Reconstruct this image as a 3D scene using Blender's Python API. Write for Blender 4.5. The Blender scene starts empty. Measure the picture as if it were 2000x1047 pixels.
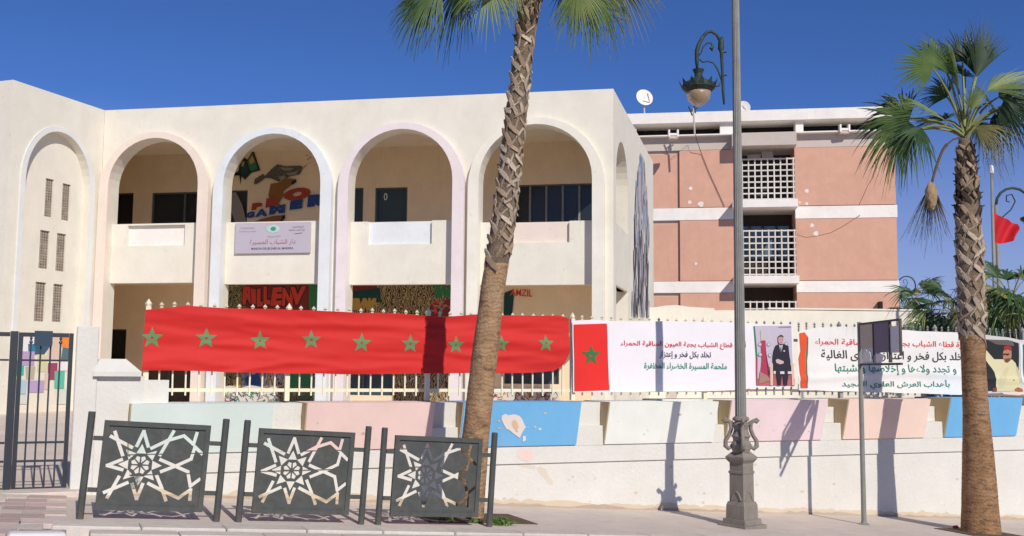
import bpy, bmesh, math, random
from mathutils import Vector, Matrix, noise as mnoise
from mathutils.geometry import delaunay_2d_cdt
random.seed(7)
R_ = math.radians
SC = bpy.context.scene
COL = SC.collection

# ------------------------------------------------------------------ camera, sky, sun, exposure
FPX = 2060.0                      # focal length in pixels of the 2000 px wide photograph
PITCH, ROLL = math.atan(202 / FPX), 0.0085
_F = Vector((0, math.cos(PITCH), math.sin(PITCH)))
_R0 = Vector((1, 0, 0)); _U0 = _R0.cross(_F)
_R = _R0 * math.cos(ROLL) + _U0 * math.sin(ROLL)
_U = -_R0 * math.sin(ROLL) + _U0 * math.cos(ROLL)
cam_d = bpy.data.cameras.new('camera'); cam = bpy.data.objects.new('camera', cam_d); COL.objects.link(cam)
M3 = Matrix((_R, _U, -_F)).transposed()
cam.matrix_world = M3.to_4x4()
cam_d.sensor_width = 36; cam_d.lens = FPX / 2000 * 36; cam_d.clip_end = 3000; cam_d.clip_start = 0.1
SC.camera = cam
SUN_EL, SUN_AZ = R_(34), R_(155)   # azimuth clockwise from +Y
world = bpy.data.worlds.new('World'); SC.world = world; world.use_nodes = True
wn = world.node_tree.nodes; wl = world.node_tree.links
bg = wn['Background']; sky = wn.new('ShaderNodeTexSky'); sky.sky_type = 'NISHITA'
sky.sun_disc = False; sky.sun_elevation = SUN_EL; sky.sun_rotation = SUN_AZ
sky.air_density = 0.85; sky.dust_density = 1.0; sky.ozone_density = 10.0; sky.altitude = 2000
hs = wn.new('ShaderNodeHueSaturation'); hs.inputs['Saturation'].default_value = 1.02; tn = wn.new('ShaderNodeMixRGB'); tn.blend_type = 'MULTIPLY'; tn.inputs[0].default_value = 1; tn.inputs[2].default_value = (.90, .88, 1.02, 1)
wl.new(sky.outputs[0], hs.inputs['Color']); wl.new(hs.outputs[0], tn.inputs[1]); wc = wn.new('ShaderNodeTexCoord'); sx = wn.new('ShaderNodeSeparateXYZ'); wl.new(wc.outputs['Generated'], sx.inputs[0])
mr = wn.new('ShaderNodeMapRange'); mr.inputs[1].default_value = 0.0; mr.inputs[2].default_value = 0.24; mr.inputs[3].default_value = .72; mr.inputs[4].default_value = 0.0; wl.new(sx.outputs[2], mr.inputs[0])
hz_ = wn.new('ShaderNodeMixRGB'); hz_.inputs[2].default_value = (4.1, 4.1, 5.6, 1); wl.new(mr.outputs[0], hz_.inputs[0]); wl.new(tn.outputs[0], hz_.inputs[1]); wl.new(hz_.outputs[0], bg.inputs[0])   # thin haze low over the horizon, all round
bg.inputs[1].default_value = 0.10
sd = bpy.data.lights.new('sun', 'SUN'); sun = bpy.data.objects.new('sun', sd); COL.objects.link(sun)
sd.energy = 3.7; sd.angle = R_(0.53); sd.color = (1.0, 0.93, 0.835)
_sdir = Vector((math.sin(SUN_AZ) * math.cos(SUN_EL), math.cos(SUN_AZ) * math.cos(SUN_EL), math.sin(SUN_EL)))
sun.rotation_euler = _sdir.to_track_quat('Z', 'Y').to_euler()
SC.view_settings.view_transform = 'Standard'; SC.view_settings.look = 'None'
SC.view_settings.gamma = 1; SC.view_settings.exposure = 0.04; SC.view_settings.use_curve_mapping = False
SC.cycles.max_bounces = 12; SC.cycles.diffuse_bounces = 8; SC.cycles.transparent_max_bounces = 8

# ------------------------------------------------------------------ frames: vertical planes of the place
def ray(x, y): return _F + _R * ((x - 1000) / FPX) - _U * ((y - 523.5) / FPX)
class Frame:
    """a vertical plane: s along it, n behind it, z up; at() reads a point on the plane off a sight line"""
    def __init__(s, P, rot):
        r = R_(rot); s.rot = r; s.P = Vector((P[0], P[1], 0))
        s.u = Vector((math.cos(r), math.sin(r), 0)); s.v = Vector((-math.sin(r), math.cos(r), 0))
    def at(s, x, y, n=0):
        d = ray(x, y); t = ((s.P + s.v * n).dot(s.v)) / d.dot(s.v); h = d * t
        return (h - s.P).dot(s.u), h.z
    def w(s, a, n, z): return s.P + s.u * a + s.v * n + Vector((0, 0, z))
W = Frame((3.14, 14.7), 22.7)          # boundary wall
FA = Frame((-3.5, 24), -11)            # school front
_c = FA.w(5.82, 0, 0); SI = Frame((_c.x, _c.y), 90 - 13.6)        # school right side, s goes away
_c2 = FA.w(-6.59, 0, 0)
WG = Frame((_c2.x, _c2.y), 70)         # wing face, s=0 at the inner corner, negative towards us
PB = Frame((10.19, 42), -9)            # apartment block
SLOPE, Z0 = -0.0653, -1.895
def gz(s): return Z0 + SLOPE * s       # pavement height by distance along the wall
def ground_hit(x, y):
    d = ray(x, y); t = (Z0 - SLOPE * W.P.dot(W.u)) / (d.z - SLOPE * d.dot(W.u)); h = d * t
    return (h - W.P).dot(W.u), (h - W.P).dot(W.v)

# ------------------------------------------------------------------ materials
MC = {}
def mat(name, col, rough=0.85, var=0.05, scale=2.0, bump=0.15, bscale=60, stains=(), spec=0.3, metal=0.0, rnd=0.0, streak=0.0, dist=0.01):
    if name in MC: return MC[name]
    m = bpy.data.materials.new(name); m.use_nodes = True; MC[name] = m
    nt = m.node_tree; N = nt.nodes; L = nt.links; b = N['Principled BSDF']
    b.inputs['Roughness'].default_value = rough; b.inputs['Metallic'].default_value = metal
    b.inputs['Specular IOR Level'].default_value = spec
    tc = N.new('ShaderNodeTexCoord')
    def ramp(src, p0, p1, c0, c1):
        r = N.new('ShaderNodeValToRGB'); e = r.color_ramp.elements
        e[0].position = p0; e[1].position = p1; e[0].color = (*c0, 1); e[1].color = (*c1, 1); L.new(src, r.inputs[0]); return r.outputs[0]
    nz = N.new('ShaderNodeTexNoise'); nz.inputs['Scale'].default_value = scale; nz.inputs['Detail'].default_value = 6
    nz.inputs['Roughness'].default_value = 0.65; L.new(tc.outputs['Object'], nz.inputs['Vector'])
    cur = ramp(nz.outputs['Fac'], 0.3, 0.7, [c * (1 - var) for c in col], [min(1, c * (1 + var)) for c in col])
    for (sc, sx, lo, hi, c, amt) in stains:
        mp = N.new('ShaderNodeMapping'); mp.inputs['Scale'].default_value = (sx, sx, 1); mp.inputs['Location'].default_value = (sc * 3.1, sc, 2)
        L.new(tc.outputs['Object'], mp.inputs['Vector'])
        n2 = N.new('ShaderNodeTexNoise'); n2.inputs['Scale'].default_value = sc; n2.inputs['Detail'].default_value = 8; n2.inputs['Roughness'].default_value = 0.7
        L.new(mp.outputs[0], n2.inputs['Vector'])
        f = ramp(n2.outputs['Fac'], lo, hi, (0, 0, 0), (amt,) * 3)
        mx = N.new('ShaderNodeMixRGB'); L.new(f, mx.inputs[0]); L.new(cur, mx.inputs[1]); mx.inputs[2].default_value = (*c, 1); cur = mx.outputs[0]
    if rnd:
        oi = N.new('ShaderNodeObjectInfo'); mr = N.new('ShaderNodeMapRange'); mr.inputs[3].default_value = 1 - rnd; mr.inputs[4].default_value = 1 + rnd
        L.new(oi.outputs['Random'], mr.inputs[0]); hv = N.new('ShaderNodeHueSaturation'); L.new(mr.outputs[0], hv.inputs['Value']); L.new(cur, hv.inputs['Color']); cur = hv.outputs[0]
    L.new(cur, b.inputs['Base Color'])
    if bump:
        nb = N.new('ShaderNodeTexNoise'); nb.inputs['Scale'].default_value = bscale; nb.inputs['Detail'].default_value = 5; L.new(tc.outputs['Object'], nb.inputs['Vector'])
        bp = N.new('ShaderNodeBump'); bp.inputs['Strength'].default_value = bump; bp.inputs['Distance'].default_value = dist
        L.new(nb.outputs['Fac'], bp.inputs['Height']); L.new(bp.outputs[0], b.inputs['Normal'])
    return m
DIRT = (0.42, 0.36, 0.28)
def paint(name, col, **k):
    k.setdefault('stains', ((1.3, 1.0, 0.48, 0.66, (0.56, 0.49, 0.40), 0.15), (7, 1.0, 0.62, 0.67, (0.45, 0.38, 0.3), 0.28), (0.9, 5.0, 0.52, 0.68, (0.58, 0.52, 0.44), 0.14), (0.35, 1.0, 0.45, 0.6, (0.66, 0.60, 0.52), 0.15)))
    return mat(name, col, **k)
CREAM = paint('cream_plaster', (0.765, 0.735, 0.625), bscale=45)
WALLW = paint('white_wall_paint', (0.675, 0.665, 0.61), bump=0.35, bscale=22, dist=0.02)
BEIGE = paint('beige_interior', (0.85, 0.70, 0.49))
SOFF = paint('soffit', (0.85, 0.76, 0.62))
PEACH = paint('peach_band', (0.80, 0.69, 0.59))
LBLUE = paint('pale_blue_band', (0.73, 0.775, 0.785))
LPINK = paint('pale_pink_band', (0.79, 0.715, 0.715))
PCREAM = paint('pale_cream_band', (0.82, 0.79, 0.68))
GLASS = mat('dark_window_glass', (0.022, 0.03, 0.034), rough=0.18, spec=0.4, bump=0)
DOORB = mat('slate_blue_door', (0.045, 0.075, 0.10), rough=0.5, bump=0.05)
ALU = mat('dark_window_frame', (0.10, 0.12, 0.13), rough=0.5, bump=0)
BRICKP = paint('salmon_render', (0.62, 0.36, 0.26), var=0.06, stains=((0.5, 1, 0.5, 0.75, (0.55, 0.30, 0.2), 0.4), (2.0, 1.0, 0.695, 0.71, (0.72, 0.55, 0.43), 0.8), (1.0, 8.0, 0.55, 0.8, (0.45, 0.26, 0.18), 0.3)))
WHITEP = paint('white_band_paint', (0.84, 0.81, 0.76))
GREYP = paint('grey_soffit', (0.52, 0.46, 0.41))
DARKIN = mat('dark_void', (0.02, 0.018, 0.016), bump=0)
IRON = mat('charcoal_iron', (0.072, 0.079, 0.074), rough=0.68, var=0.18, scale=8, bump=0.12, spec=0.3, stains=((5, 1, 0.5, 0.66, (0.13, 0.12, 0.10), 0.55), (22, 1, 0.6, 0.66, (0.16, 0.08, 0.045), 0.6)))
GATEM = mat('navy_iron', (0.02, 0.025, 0.035), rough=0.5, var=0.15, bump=0.05, spec=0.5)
RAILC = mat('cream_railing_paint', (0.78, 0.72, 0.52), rough=0.6, bump=0)
RAILG = mat('grey_railing', (0.30, 0.30, 0.30), rough=0.6, bump=0)  # greyer tone for the right-hand bars, posts and rails
STEELG = mat('galvanised_pole', (0.23, 0.23, 0.21), rough=0.6, var=0.15, scale=5, bump=0.05, metal=0.0, spec=0.5, stains=((4, 1, 0.55, 0.75, (0.14, 0.125, 0.1), 0.6),))
CASTG = mat('cast_iron_base', (0.24, 0.215, 0.18), rough=0.75, var=0.15, scale=6, bump=0.35, bscale=50, stains=((8, 1, 0.55, 0.75, (0.12, 0.1, 0.08), 0.6),))
GREENB = mat('dark_green_bronze', (0.035, 0.055, 0.045), rough=0.6, var=0.3, scale=12, bump=0.2, stains=((14, 1, 0.6, 0.7, (0.3, 0.28, 0.2), 0.5),))
PAVE = mat('pavement', (0.63, 0.545, 0.465), rough=0.9, var=0.10, scale=3, bump=0.5, bscale=90, dist=0.01, stains=((0.8, 1, 0.45, 0.7, (0.56, 0.48, 0.41), 0.6), (5, 1, 0.6, 0.72, (0.26, 0.22, 0.2), 0.4)))
SLAB = [mat('slab_a', (0.56, 0.47, 0.41), rnd=0.14, var=0.12, scale=9, bump=0.5, bscale=90), mat('slab_b', (0.50, 0.38, 0.335), rnd=0.14, var=0.12, scale=9, bump=0.5, bscale=90), mat('slab_c', (0.62, 0.54, 0.46), rnd=0.1, var=0.12, scale=9, bump=0.5, bscale=90)]
KERB = mat('kerb_concrete', (0.62, 0.56, 0.49), rough=0.9, var=0.12, scale=6, bump=0.5, bscale=80, rnd=0.06, stains=((3, 1, 0.5, 0.75, (0.36, 0.31, 0.27), 0.5),))
ASPH = mat('asphalt', (0.055, 0.052, 0.05), rough=0.9, bump=0.5, bscale=150)
EARTH = mat('courtyard_earth', (0.70, 0.60, 0.50), rough=0.95, var=0.12, scale=0.8, bump=0.4, bscale=30)
SOIL = mat('pit_soil', (0.12, 0.085, 0.055), rough=1, var=0.3, scale=20, bump=0.8, bscale=60)
def clothmat(name, col, rough=0.7, sub=0.25):
    m = mat(name, col, rough=rough, var=0.03, bump=0.05, bscale=200)
    return m
RED = clothmat('red_cloth', (0.58, 0.022, 0.018), rough=.7)
STARG = clothmat('green_star_print', (0.12, 0.25, 0.10))
STARG2 = clothmat('dark_green_star_print', (0.03, 0.17, 0.05))
WCLOTH = clothmat('white_banner_cloth', (0.78, 0.75, 0.77))
def flat(name, col, rough=0.7): return mat(name, col, rough=rough, var=0.02, bump=0)

# ------------------------------------------------------------------ object helpers
class T:
    def __init__(s, name, label, cat, fr=None, off=(0, 0, 0), group=None, kind=None, rot=None, world=None):
        o = bpy.data.objects.new(name, None); COL.objects.link(o); s.o = o; s.fr = fr; s.off = Vector(off)
        o.empty_display_size = 0.2
        if world is not None: o.location = world
        elif fr: o.location = fr.w(*off)
        else: o.location = off
        if rot is not None: o.rotation_euler = rot
        elif fr: o.rotation_euler = (0, 0, fr.rot)
        tag(o, label, cat, group, kind)
def tag(o, label=None, cat=None, group=None, kind=None):
    if label: o['label'] = label
    if cat: o['category'] = cat
    if group: o['group'] = group
    if kind: o['kind'] = kind
def part(name, bm, m, t, parent=None, smooth=False, local=False, label=None, kind=None):
    """t: the thing; bm in frame coordinates (or in the thing's own when local)"""
    if not local and t is not None: bmesh.ops.translate(bm, vec=-t.off, verts=bm.verts)
    me = bpy.data.meshes.new(name); bm.to_mesh(me); bm.free(); me.materials.append(m)
    if smooth:
        for p in me.polygons: p.use_smooth = True
    o = bpy.data.objects.new(name, me); COL.objects.link(o)
    if t is not None or parent is not None: o.parent = parent or t.o
    if label: o['label'] = label
    if kind: o['kind'] = kind
    return o
def inst(name, me, parent, loc=(0, 0, 0), rot=(0, 0, 0), sc=(1, 1, 1)):
    o = bpy.data.objects.new(name, me); COL.objects.link(o); o.parent = parent; o.location = loc; o.rotation_euler = rot; o.scale = sc
    return o
def mesh_of(bm, m, name='mesh', smooth=False):
    me = bpy.data.meshes.new(name); bm.to_mesh(me); bm.free(); me.materials.append(m)
    if smooth:
        for p in me.polygons: p.use_smooth = True
    return me
def B(): return bmesh.new()
def box(bm, x0, x1, y0, y1, z0, z1, bev=0):
    r = bmesh.ops.create_cube(bm, size=1); v = r['verts']
    for q in v: q.co = Vector((x0 + (q.co.x + .5) * (x1 - x0), y0 + (q.co.y + .5) * (y1 - y0), z0 + (q.co.z + .5) * (z1 - z0)))
    if bev:
        es = list({e for q in v for e in q.link_edges}); bmesh.ops.bevel(bm, geom=es, offset=bev, segments=1, affect='EDGES')
    return bm
def bx(*a, **k): return box(B(), *a, **k)
def tube(bm, pts, rad, n=8, cap=True):
    pts = [Vector(p) for p in pts]; rings = []
    if not hasattr(rad, '__len__'): rad = [rad] * len(pts)
    up = None
    for i, p in enumerate(pts):
        d = (pts[min(i + 1, len(pts) - 1)] - pts[max(i - 1, 0)]).normalized()
        if up is None: up = Vector((0, 0, 1)) if abs(d.z) < .9 else Vector((1, 0, 0))
        a = d.cross(up).normalized(); b = d.cross(a).normalized(); up = -b if False else up
        if abs(d.dot(up)) > .95:
            up = Vector((1, 0, 0)) if abs(d.x) < .7 else Vector((0, 1, 0)); a = d.cross(up).normalized(); b = d.cross(a).normalized()
        if rings:
            # keep rings aligned
            pa = rings[-1][1]; a = (pa - d * pa.dot(d)).normalized(); b = d.cross(a)
        ring = [bm.verts.new(p + (a * math.cos(2 * math.pi * k / n) + b * math.sin(2 * math.pi * k / n)) * rad[i]) for k in range(n)]
        rings.append((ring, a))
    for i in range(len(rings) - 1):
        r0, r1 = rings[i][0], rings[i + 1][0]
        for k in range(n): bm.faces.new((r0[k], r0[(k + 1) % n], r1[(k + 1) % n], r1[k]))
    if cap:
        bm.faces.new(rings[0][0][::-1]); bm.faces.new(rings[-1][0])
    bmesh.ops.recalc_face_normals(bm, faces=bm.faces)
    return bm
def lathe(bm, prof, c=(0, 0, 0), n=12, phase=0.0):
    c = Vector(c); rings = []
    for r, z in prof:
        rings.append([bm.verts.new(c + Vector((r * math.cos(2 * math.pi * (k + phase) / n), r * math.sin(2 * math.pi * (k + phase) / n), z))) for k in range(n)])
    for i in range(len(rings) - 1):
        for k in range(n): bm.faces.new((rings[i][k], rings[i][(k + 1) % n], rings[i + 1][(k + 1) % n], rings[i + 1][k]))
    bm.faces.new(rings[0][::-1]); bm.faces.new(rings[-1]); return bm
def inside(p, poly):
    c = False; j = len(poly) - 1
    for i in range(len(poly)):
        a, b = poly[i], poly[j]
        if (a[1] > p[1]) != (b[1] > p[1]) and p[0] < (b[0] - a[0]) * (p[1] - a[1]) / (b[1] - a[1]) + a[0]: c = not c
        j = i
    return c
def plate(outer, holes=(), n0=0.0, n1=0.0, bm=None, extra=()):
    """flat shape in (s,z): union of outer polygons minus holes, extruded from n0 (front) to n1 (back)"""
    outs = outer if isinstance(outer[0][0], (tuple, list)) else [outer]
    vs, es = [], []
    for poly in list(outs) + list(holes):
        k = len(vs); vs += [Vector((p[0], p[1])) for p in poly]; es += [(k + i, k + (i + 1) % len(poly)) for i in range(len(poly))]
    vs += [Vector(p) for p in extra]
    V, E, Fc, _, _, _ = delaunay_2d_cdt(vs, es, [], 0, 1e-6)
    bm = bm or B(); bv = [bm.verts.new((v.x, n0, v.y)) for v in V]; fs = []
    for f in Fc:
        c = [sum(V[i].x for i in f) / 3, sum(V[i].y for i in f) / 3]
        if any(inside(c, p) for p in outs) and not any(inside(c, p) for p in holes):
            try: fs.append(bm.faces.new([bv[i] for i in f]))
            except ValueError: pass
    for v in bv:
        if not v.link_faces: bm.verts.remove(v)
    for f in fs:
        f.normal_update()
        if f.normal.y > 0: f.normal_flip()
    if n1 != n0:
        r = bmesh.ops.extrude_face_region(bm, geom=fs)
        nv = [g for g in r['geom'] if isinstance(g, bmesh.types.BMVert)]
        for v in nv: v.co.y = n1
        # the extruded copy becomes the back; originals stay in front
        bmesh.ops.recalc_face_normals(bm, faces=bm.faces)
    return bm
def stroke(pts, w):
    """thick polyline -> list of convex polygons"""
    out = []
    for i in range(len(pts) - 1):
        a, b = Vector(pts[i]), Vector(pts[i + 1]); d = (b - a).normalized(); q = Vector((-d.y, d.x)) * w / 2
        e = d * w * .35; a2 = a - (e if i else e * 0); b2 = b + (e if i < len(pts) - 2 else e * 0)
        out.append([tuple(a2 + q), tuple(b2 + q), tuple(b2 - q), tuple(a2 - q)])
    return out
def archpoly(s0, s1, zb, zt, n=20, b=None):
    r = (s1 - s0) / 2; b = b or r; zs = zt - b; cx = (s0 + s1) / 2
    return [(s0, zb), (s1, zb)] + [(cx + r * math.cos(math.pi * i / n), zs + b * math.sin(math.pi * i / n)) for i in range(n + 1)]
def rect(s0, s1, z0, z1): return [(s0, z0), (s1, z0), (s1, z1), (s0, z1)]

# text --------------------------------------------------------------
_AR = {}
for ch, b4 in {'ا': 0xFE8D, 'أ': 0xFE83, 'إ': 0xFE87, 'آ': 0xFE81, 'د': 0xFEA9, 'ذ': 0xFEAB, 'ر': 0xFEAD, 'ز': 0xFEAF, 'و': 0xFEED, 'ة': 0xFE93, 'ى': 0xFEEF}.items(): _AR[ch] = (b4, 2)
for ch, b4 in {'ب': 0xFE8F, 'ت': 0xFE95, 'ث': 0xFE99, 'ج': 0xFE9D, 'ح': 0xFEA1, 'خ': 0xFEA5, 'س': 0xFEB1, 'ش': 0xFEB5, 'ص': 0xFEB9, 'ض': 0xFEBD, 'ط': 0xFEC1, 'ظ': 0xFEC5, 'ع': 0xFEC9, 'غ': 0xFECD, 'ف': 0xFED1, 'ق': 0xFED5, 'ك': 0xFED9, 'ل': 0xFEDD, 'م': 0xFEE1, 'ن': 0xFEE5, 'ه': 0xFEE9, 'ي': 0xFEF1}.items(): _AR[ch] = (b4, 4)
_LA = {'ا': 0xFEFB, 'أ': 0xFEF7, 'إ': 0xFEF9}
def arabic(t):
    out = []; i = 0; prev = False
    while i < len(t):
        c = t[i]; nx = t[i + 1] if i + 1 < len(t) else ''
        if c == 'ء': out.append('\uFE80'); prev = False; i += 1; continue
        if c not in _AR: out.append(c); prev = False; i += 1; continue
        if c == 'ل' and nx in _LA: out.append(chr(_LA[nx] + (1 if prev else 0))); prev = False; i += 2; continue
        b, k = _AR[c]; join = k == 4 and nx in _AR
        if prev: out.append(chr(b + (3 if join else 1)))
        else: out.append(chr(b + (2 if join else 0)))
        prev = join; i += 1
    return ''.join(reversed(out))
def textpolys(s, x0, x1, zc, h=None, bold=0.0, shear=0.0, bevel=0):
    """mesh of a line of text fitted between x0 and x1, in the (s,z) plane, as a bmesh (y=0)"""
    c = bpy.data.curves.new('lettering', 'FONT'); c.body = s; c.offset = bold; c.shear = shear; c.resolution_u = 3
    o = bpy.data.objects.new('lettering', c); COL.objects.link(o); bpy.context.view_layer.update()
    me = bpy.data.meshes.new_from_object(o.evaluated_get(bpy.context.evaluated_depsgraph_get()))
    bpy.data.objects.remove(o); bpy.data.curves.remove(c)
    bm = B(); bm.from_mesh(me); bpy.data.meshes.remove(me)
    xs = [v.co.x for v in bm.verts]; ys = [v.co.y for v in bm.verts]
    kx = (x1 - x0) / (max(xs) - min(xs)); kz = (h / (max(ys) - min(ys))) if h else kx; xm, ym = min(xs), (min(ys) + max(ys)) / 2
    for v in bm.verts: v.co = Vector((x0 + (v.co.x - xm) * kx, 0, zc + (v.co.y - ym) * kz))
    return bm
def turn(bm, ang, s, z):
    ca, sa = math.cos(ang), math.sin(ang)
    for v in bm.verts:
        x, y = v.co.x - s, v.co.z - z; v.co.x = s + x * ca - y * sa; v.co.z = z + x * sa + y * ca
    return bm
def drape(bm, fn, lift, step=0.06):
    """cut a flat print along a grid and lay it on the cloth surface n = fn(s, z)"""
    xs = [v.co.x for v in bm.verts]; zs = [v.co.z for v in bm.verts]
    for ax, lo, hi in ((0, min(xs), max(xs)), (2, min(zs), max(zs))):
        k = math.ceil(lo / step)
        while k * step < hi:
            co = [0, 0, 0]; co[ax] = k * step; no = [0, 0, 0]; no[ax] = 1
            bmesh.ops.bisect_plane(bm, geom=bm.verts[:] + bm.edges[:] + bm.faces[:], plane_co=co, plane_no=no); k += 1
    for v in bm.verts: v.co.y = fn(v.co.x, v.co.z) - lift
    for f in bm.faces:
        f.normal_update()
        if f.normal.y > 0: f.normal_flip()
    return bm
def lay(bm, n):
    for v in bm.verts: v.co.y = n
    for f in bm.faces:
        f.normal_update()
        if f.normal.y > 0: f.normal_flip()
    return bm
def interp(x, pts):
    if x <= pts[0][0]: return pts[0][1]
    for (a, b), (c, d) in zip(pts, pts[1:]):
        if x <= c: return b + (d - b) * (x - a) / (c - a)
    return pts[-1][1]

# ================================================================== GROUND
class Struct:
    def __init__(s, name, bm, m, fr=None, smooth=False):
        me = mesh_of(bm, m, name, smooth); s.o = bpy.data.objects.new(name, me); COL.objects.link(s.o); s.off = Vector((0, 0, 0)); s.fr = fr
        if fr: s.o.location = fr.P; s.o.rotation_euler = (0, 0, fr.rot)
        s.o['kind'] = 'structure'
def sheet(ss, ns, zf):
    bm = B(); g = [[bm.verts.new((a, n, zf(a, n))) for n in ns] for a in ss]
    for i in range(len(ss) - 1):
        for j in range(len(ns) - 1): bm.faces.new((g[i][j], g[i + 1][j], g[i + 1][j + 1], g[i][j + 1]))
    return bm
def gzc(s): return gz(max(-12.0, min(30.0, s)))
SS = [-700, -60, -12, 30, 60, 700]
KN = -2.22                                    # outer edge of the pavement
side = Struct('sidewalk', sheet(SS, [KN, 0.05], lambda a, n: gzc(a)), PAVE, W)
Struct('road', sheet(SS, [-11.0, KN - 0.60], lambda a, n: gzc(a) - 0.13), ASPH, W)
Struct('ground', sheet(SS, [-700, -11.0], lambda a, n: gzc(a) - 0.12), EARTH, W)
def cz(n): return -1.30 + 0.30 * min(max(n, 0), 13) / 13
court = Struct('courtyard_ground', sheet([-700, -40, 60, 700], [0.3, 4, 13, 60, 1500], lambda a, n: cz(n)), EARTH, W)
ANG = math.atan(-SLOPE)
# kerb stones along the pavement edge, in front of them a low concrete gutter
kb = bx(-0.3575, 0.3575, 0, 0.33, -0.2, 0.012, bev=0.012); kme = mesh_of(kb, KERB, 'kerb_stone')
kb = bx(-0.3575, 0.3575, 0, 0.26, -0.2, -0.012, bev=0.008); gme = mesh_of(kb, KERB, 'gutter_stone')
for k in range(24):
    s = -8.28 + k * 0.72
    inst('kerb_stone', kme, side.o, (s, KN - 0.33, gz(s) + random.uniform(-.002, .002)), (0, ANG, random.uniform(-.004, .004)))
    inst('gutter_stone', gme, side.o, (s + .3, KN - 0.60, gz(s + .3) + random.uniform(-.002, .002)), (0, ANG, 0))
# paving slabs of the entrance, left of the barriers
for i in range(9):
    for j in range(10):
        sw, sn = 0.36, 0.30
        s = -8.60 - .18 - i * (sw + .008) + (0.18 if j % 2 else 0) - .1; n = -0.14 - j * (sn + .008)
        key = SLAB[random.choice([0, 0, 1, 1, 2])]; nm = 'slab_mesh_' + key.name
        me = bpy.data.meshes.get(nm)
        if not me: me = mesh_of(bx(-sw / 2, sw / 2, -sn / 2, sn / 2, -.03, .014, bev=.004), key, nm)
        if s > -8.62: continue
        inst('paving_slab', me, side.o, (s, n, gz(s) + random.uniform(-.004, .003)), (random.uniform(-.006, .006), ANG + random.uniform(-.006, .006), 0))
for i in range(0):
    for j in range(7):
        s = -8.3 + i * .405 + (0.2 if j % 2 else 0); n = -0.17 - j * .305
        me = bpy.data.meshes.get('walk_tile') or mesh_of(bx(-.2, .2, -.15, .15, -.03, .006, bev=.003), PAVE, 'walk_tile')
        if (s + 4.4) ** 2 < .20 and abs(n + 1.35) < .5: continue
        inst('paving_tile', me, side.o, (s, n, gz(s) + random.uniform(-.0015, .0015)), (0, ANG, 0))

# ================================================================== BOUNDARY WALL
bw = T('boundary_wall', 'long low white street wall with pastel slanted panels below the railing', 'wall', W, (-3, 0, gz(-3)))
s_p0 = W.at(143, 800)[0]; s_p1 = W.at(187, 800)[0]; s_c1 = W.at(262, 760)[0]
SE = 30.0
part('lower_wall', bx(s_c1, SE, 0, .62, -4.6, -1.152), WALLW, bw)
part('upper_wall', bx(s_c1 - .012, SE + .01, -.028, .62, -1.150, -.945), WALLW, bw)
s_sw = W.at(1300, 820)[0]
def zt(s): return -0.385 + 0.0035 * (s + 8)
part('wall_step', bx(s_c1, s_sw, .05, .62, -.945, -.69), WALLW, bw)
part('wall_step', bx(s_c1, s_sw, .052, .62, -.69, -.39), WALLW, bw)
part('wall_step', bx(s_c1, s_sw, -.02, .05, -.945, -.69, bev=.006), WALLW, bw)
part('wall_step', bx(s_sw, SE, -.02, .62, -.945, -.70, bev=.006), WALLW, bw)
part('wall_step', bx(s_sw, SE, .12, .62, -.70, -.475, bev=.006), WALLW, bw)
part('wall_top', bx(s_sw, SE, .25, .62, -.475, -.36), WALLW, bw)
PANC = {'mint': (0.70, 0.80, 0.73), 'pink': (0.85, 0.63, 0.56), 'blue': (0.17, 0.46, 0.76), 'pale': (0.83, 0.85, 0.79), 'mauve': (0.82, 0.66, 0.67), 'salmon': (0.86, 0.66, 0.56)}
def pmat(c): return paint('panel_paint_' + c, PANC[c], stains=((5, 1.0, 0.66, 0.72, (0.7, 0.64, 0.58), 0.3), (1.5, 2.0, 0.55, 0.8, (0.5, 0.46, 0.4), 0.2)))
CHEEK_SHADE = paint('cheek_shade_tone', (0.55, 0.42, 0.22))  # ochre puts the shade on the panels' left faces into the colour
def pn(s, z): return -.045 - .155 * (z + .945) / (.565)
def panel(xl, xr, c, ytl, ybl, hide=False):
    s0 = W.at(xl, ytl, -.2)[0]; s1 = W.at(xr, ytl, -.2)[0]; z1 = W.at(xl, ytl, -.2)[1]; z0 = -.93
    bm = B(); pr = [(-.2, z1), (-.045, z0), (.55, z0), (.55, z1)]
    a = [bm.verts.new((s0, n, z)) for n, z in pr]; b = [bm.verts.new((s1, n, z)) for n, z in pr]
    bm.faces.new(a); bm.faces.new(b[::-1])
    for k in range(4): bm.faces.new((a[k], b[k], b[(k + 1) % 4], a[(k + 1) % 4]))
    bmesh.ops.recalc_face_normals(bm, faces=bm.faces)
    p = part('slanted_panel', bm, pmat(c), bw, label=c + ' painted panel')
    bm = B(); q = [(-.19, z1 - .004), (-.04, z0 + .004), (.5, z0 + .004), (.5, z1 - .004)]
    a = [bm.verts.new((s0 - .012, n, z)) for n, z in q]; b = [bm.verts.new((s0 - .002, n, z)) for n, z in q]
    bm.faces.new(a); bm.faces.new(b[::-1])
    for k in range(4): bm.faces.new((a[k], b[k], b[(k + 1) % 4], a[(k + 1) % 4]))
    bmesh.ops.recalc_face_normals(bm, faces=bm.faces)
    part('panel_cheek_shade', bm, CHEEK_SHADE, bw)  # thin plate tinted as the panel's shaded side
    return s0, s1, z0, z1, p
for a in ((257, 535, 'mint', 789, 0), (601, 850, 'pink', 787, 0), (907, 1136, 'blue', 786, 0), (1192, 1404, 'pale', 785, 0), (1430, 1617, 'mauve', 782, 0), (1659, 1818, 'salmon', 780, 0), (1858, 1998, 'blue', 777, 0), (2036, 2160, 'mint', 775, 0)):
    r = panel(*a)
    if a[0] == 907: bluep = r
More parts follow.
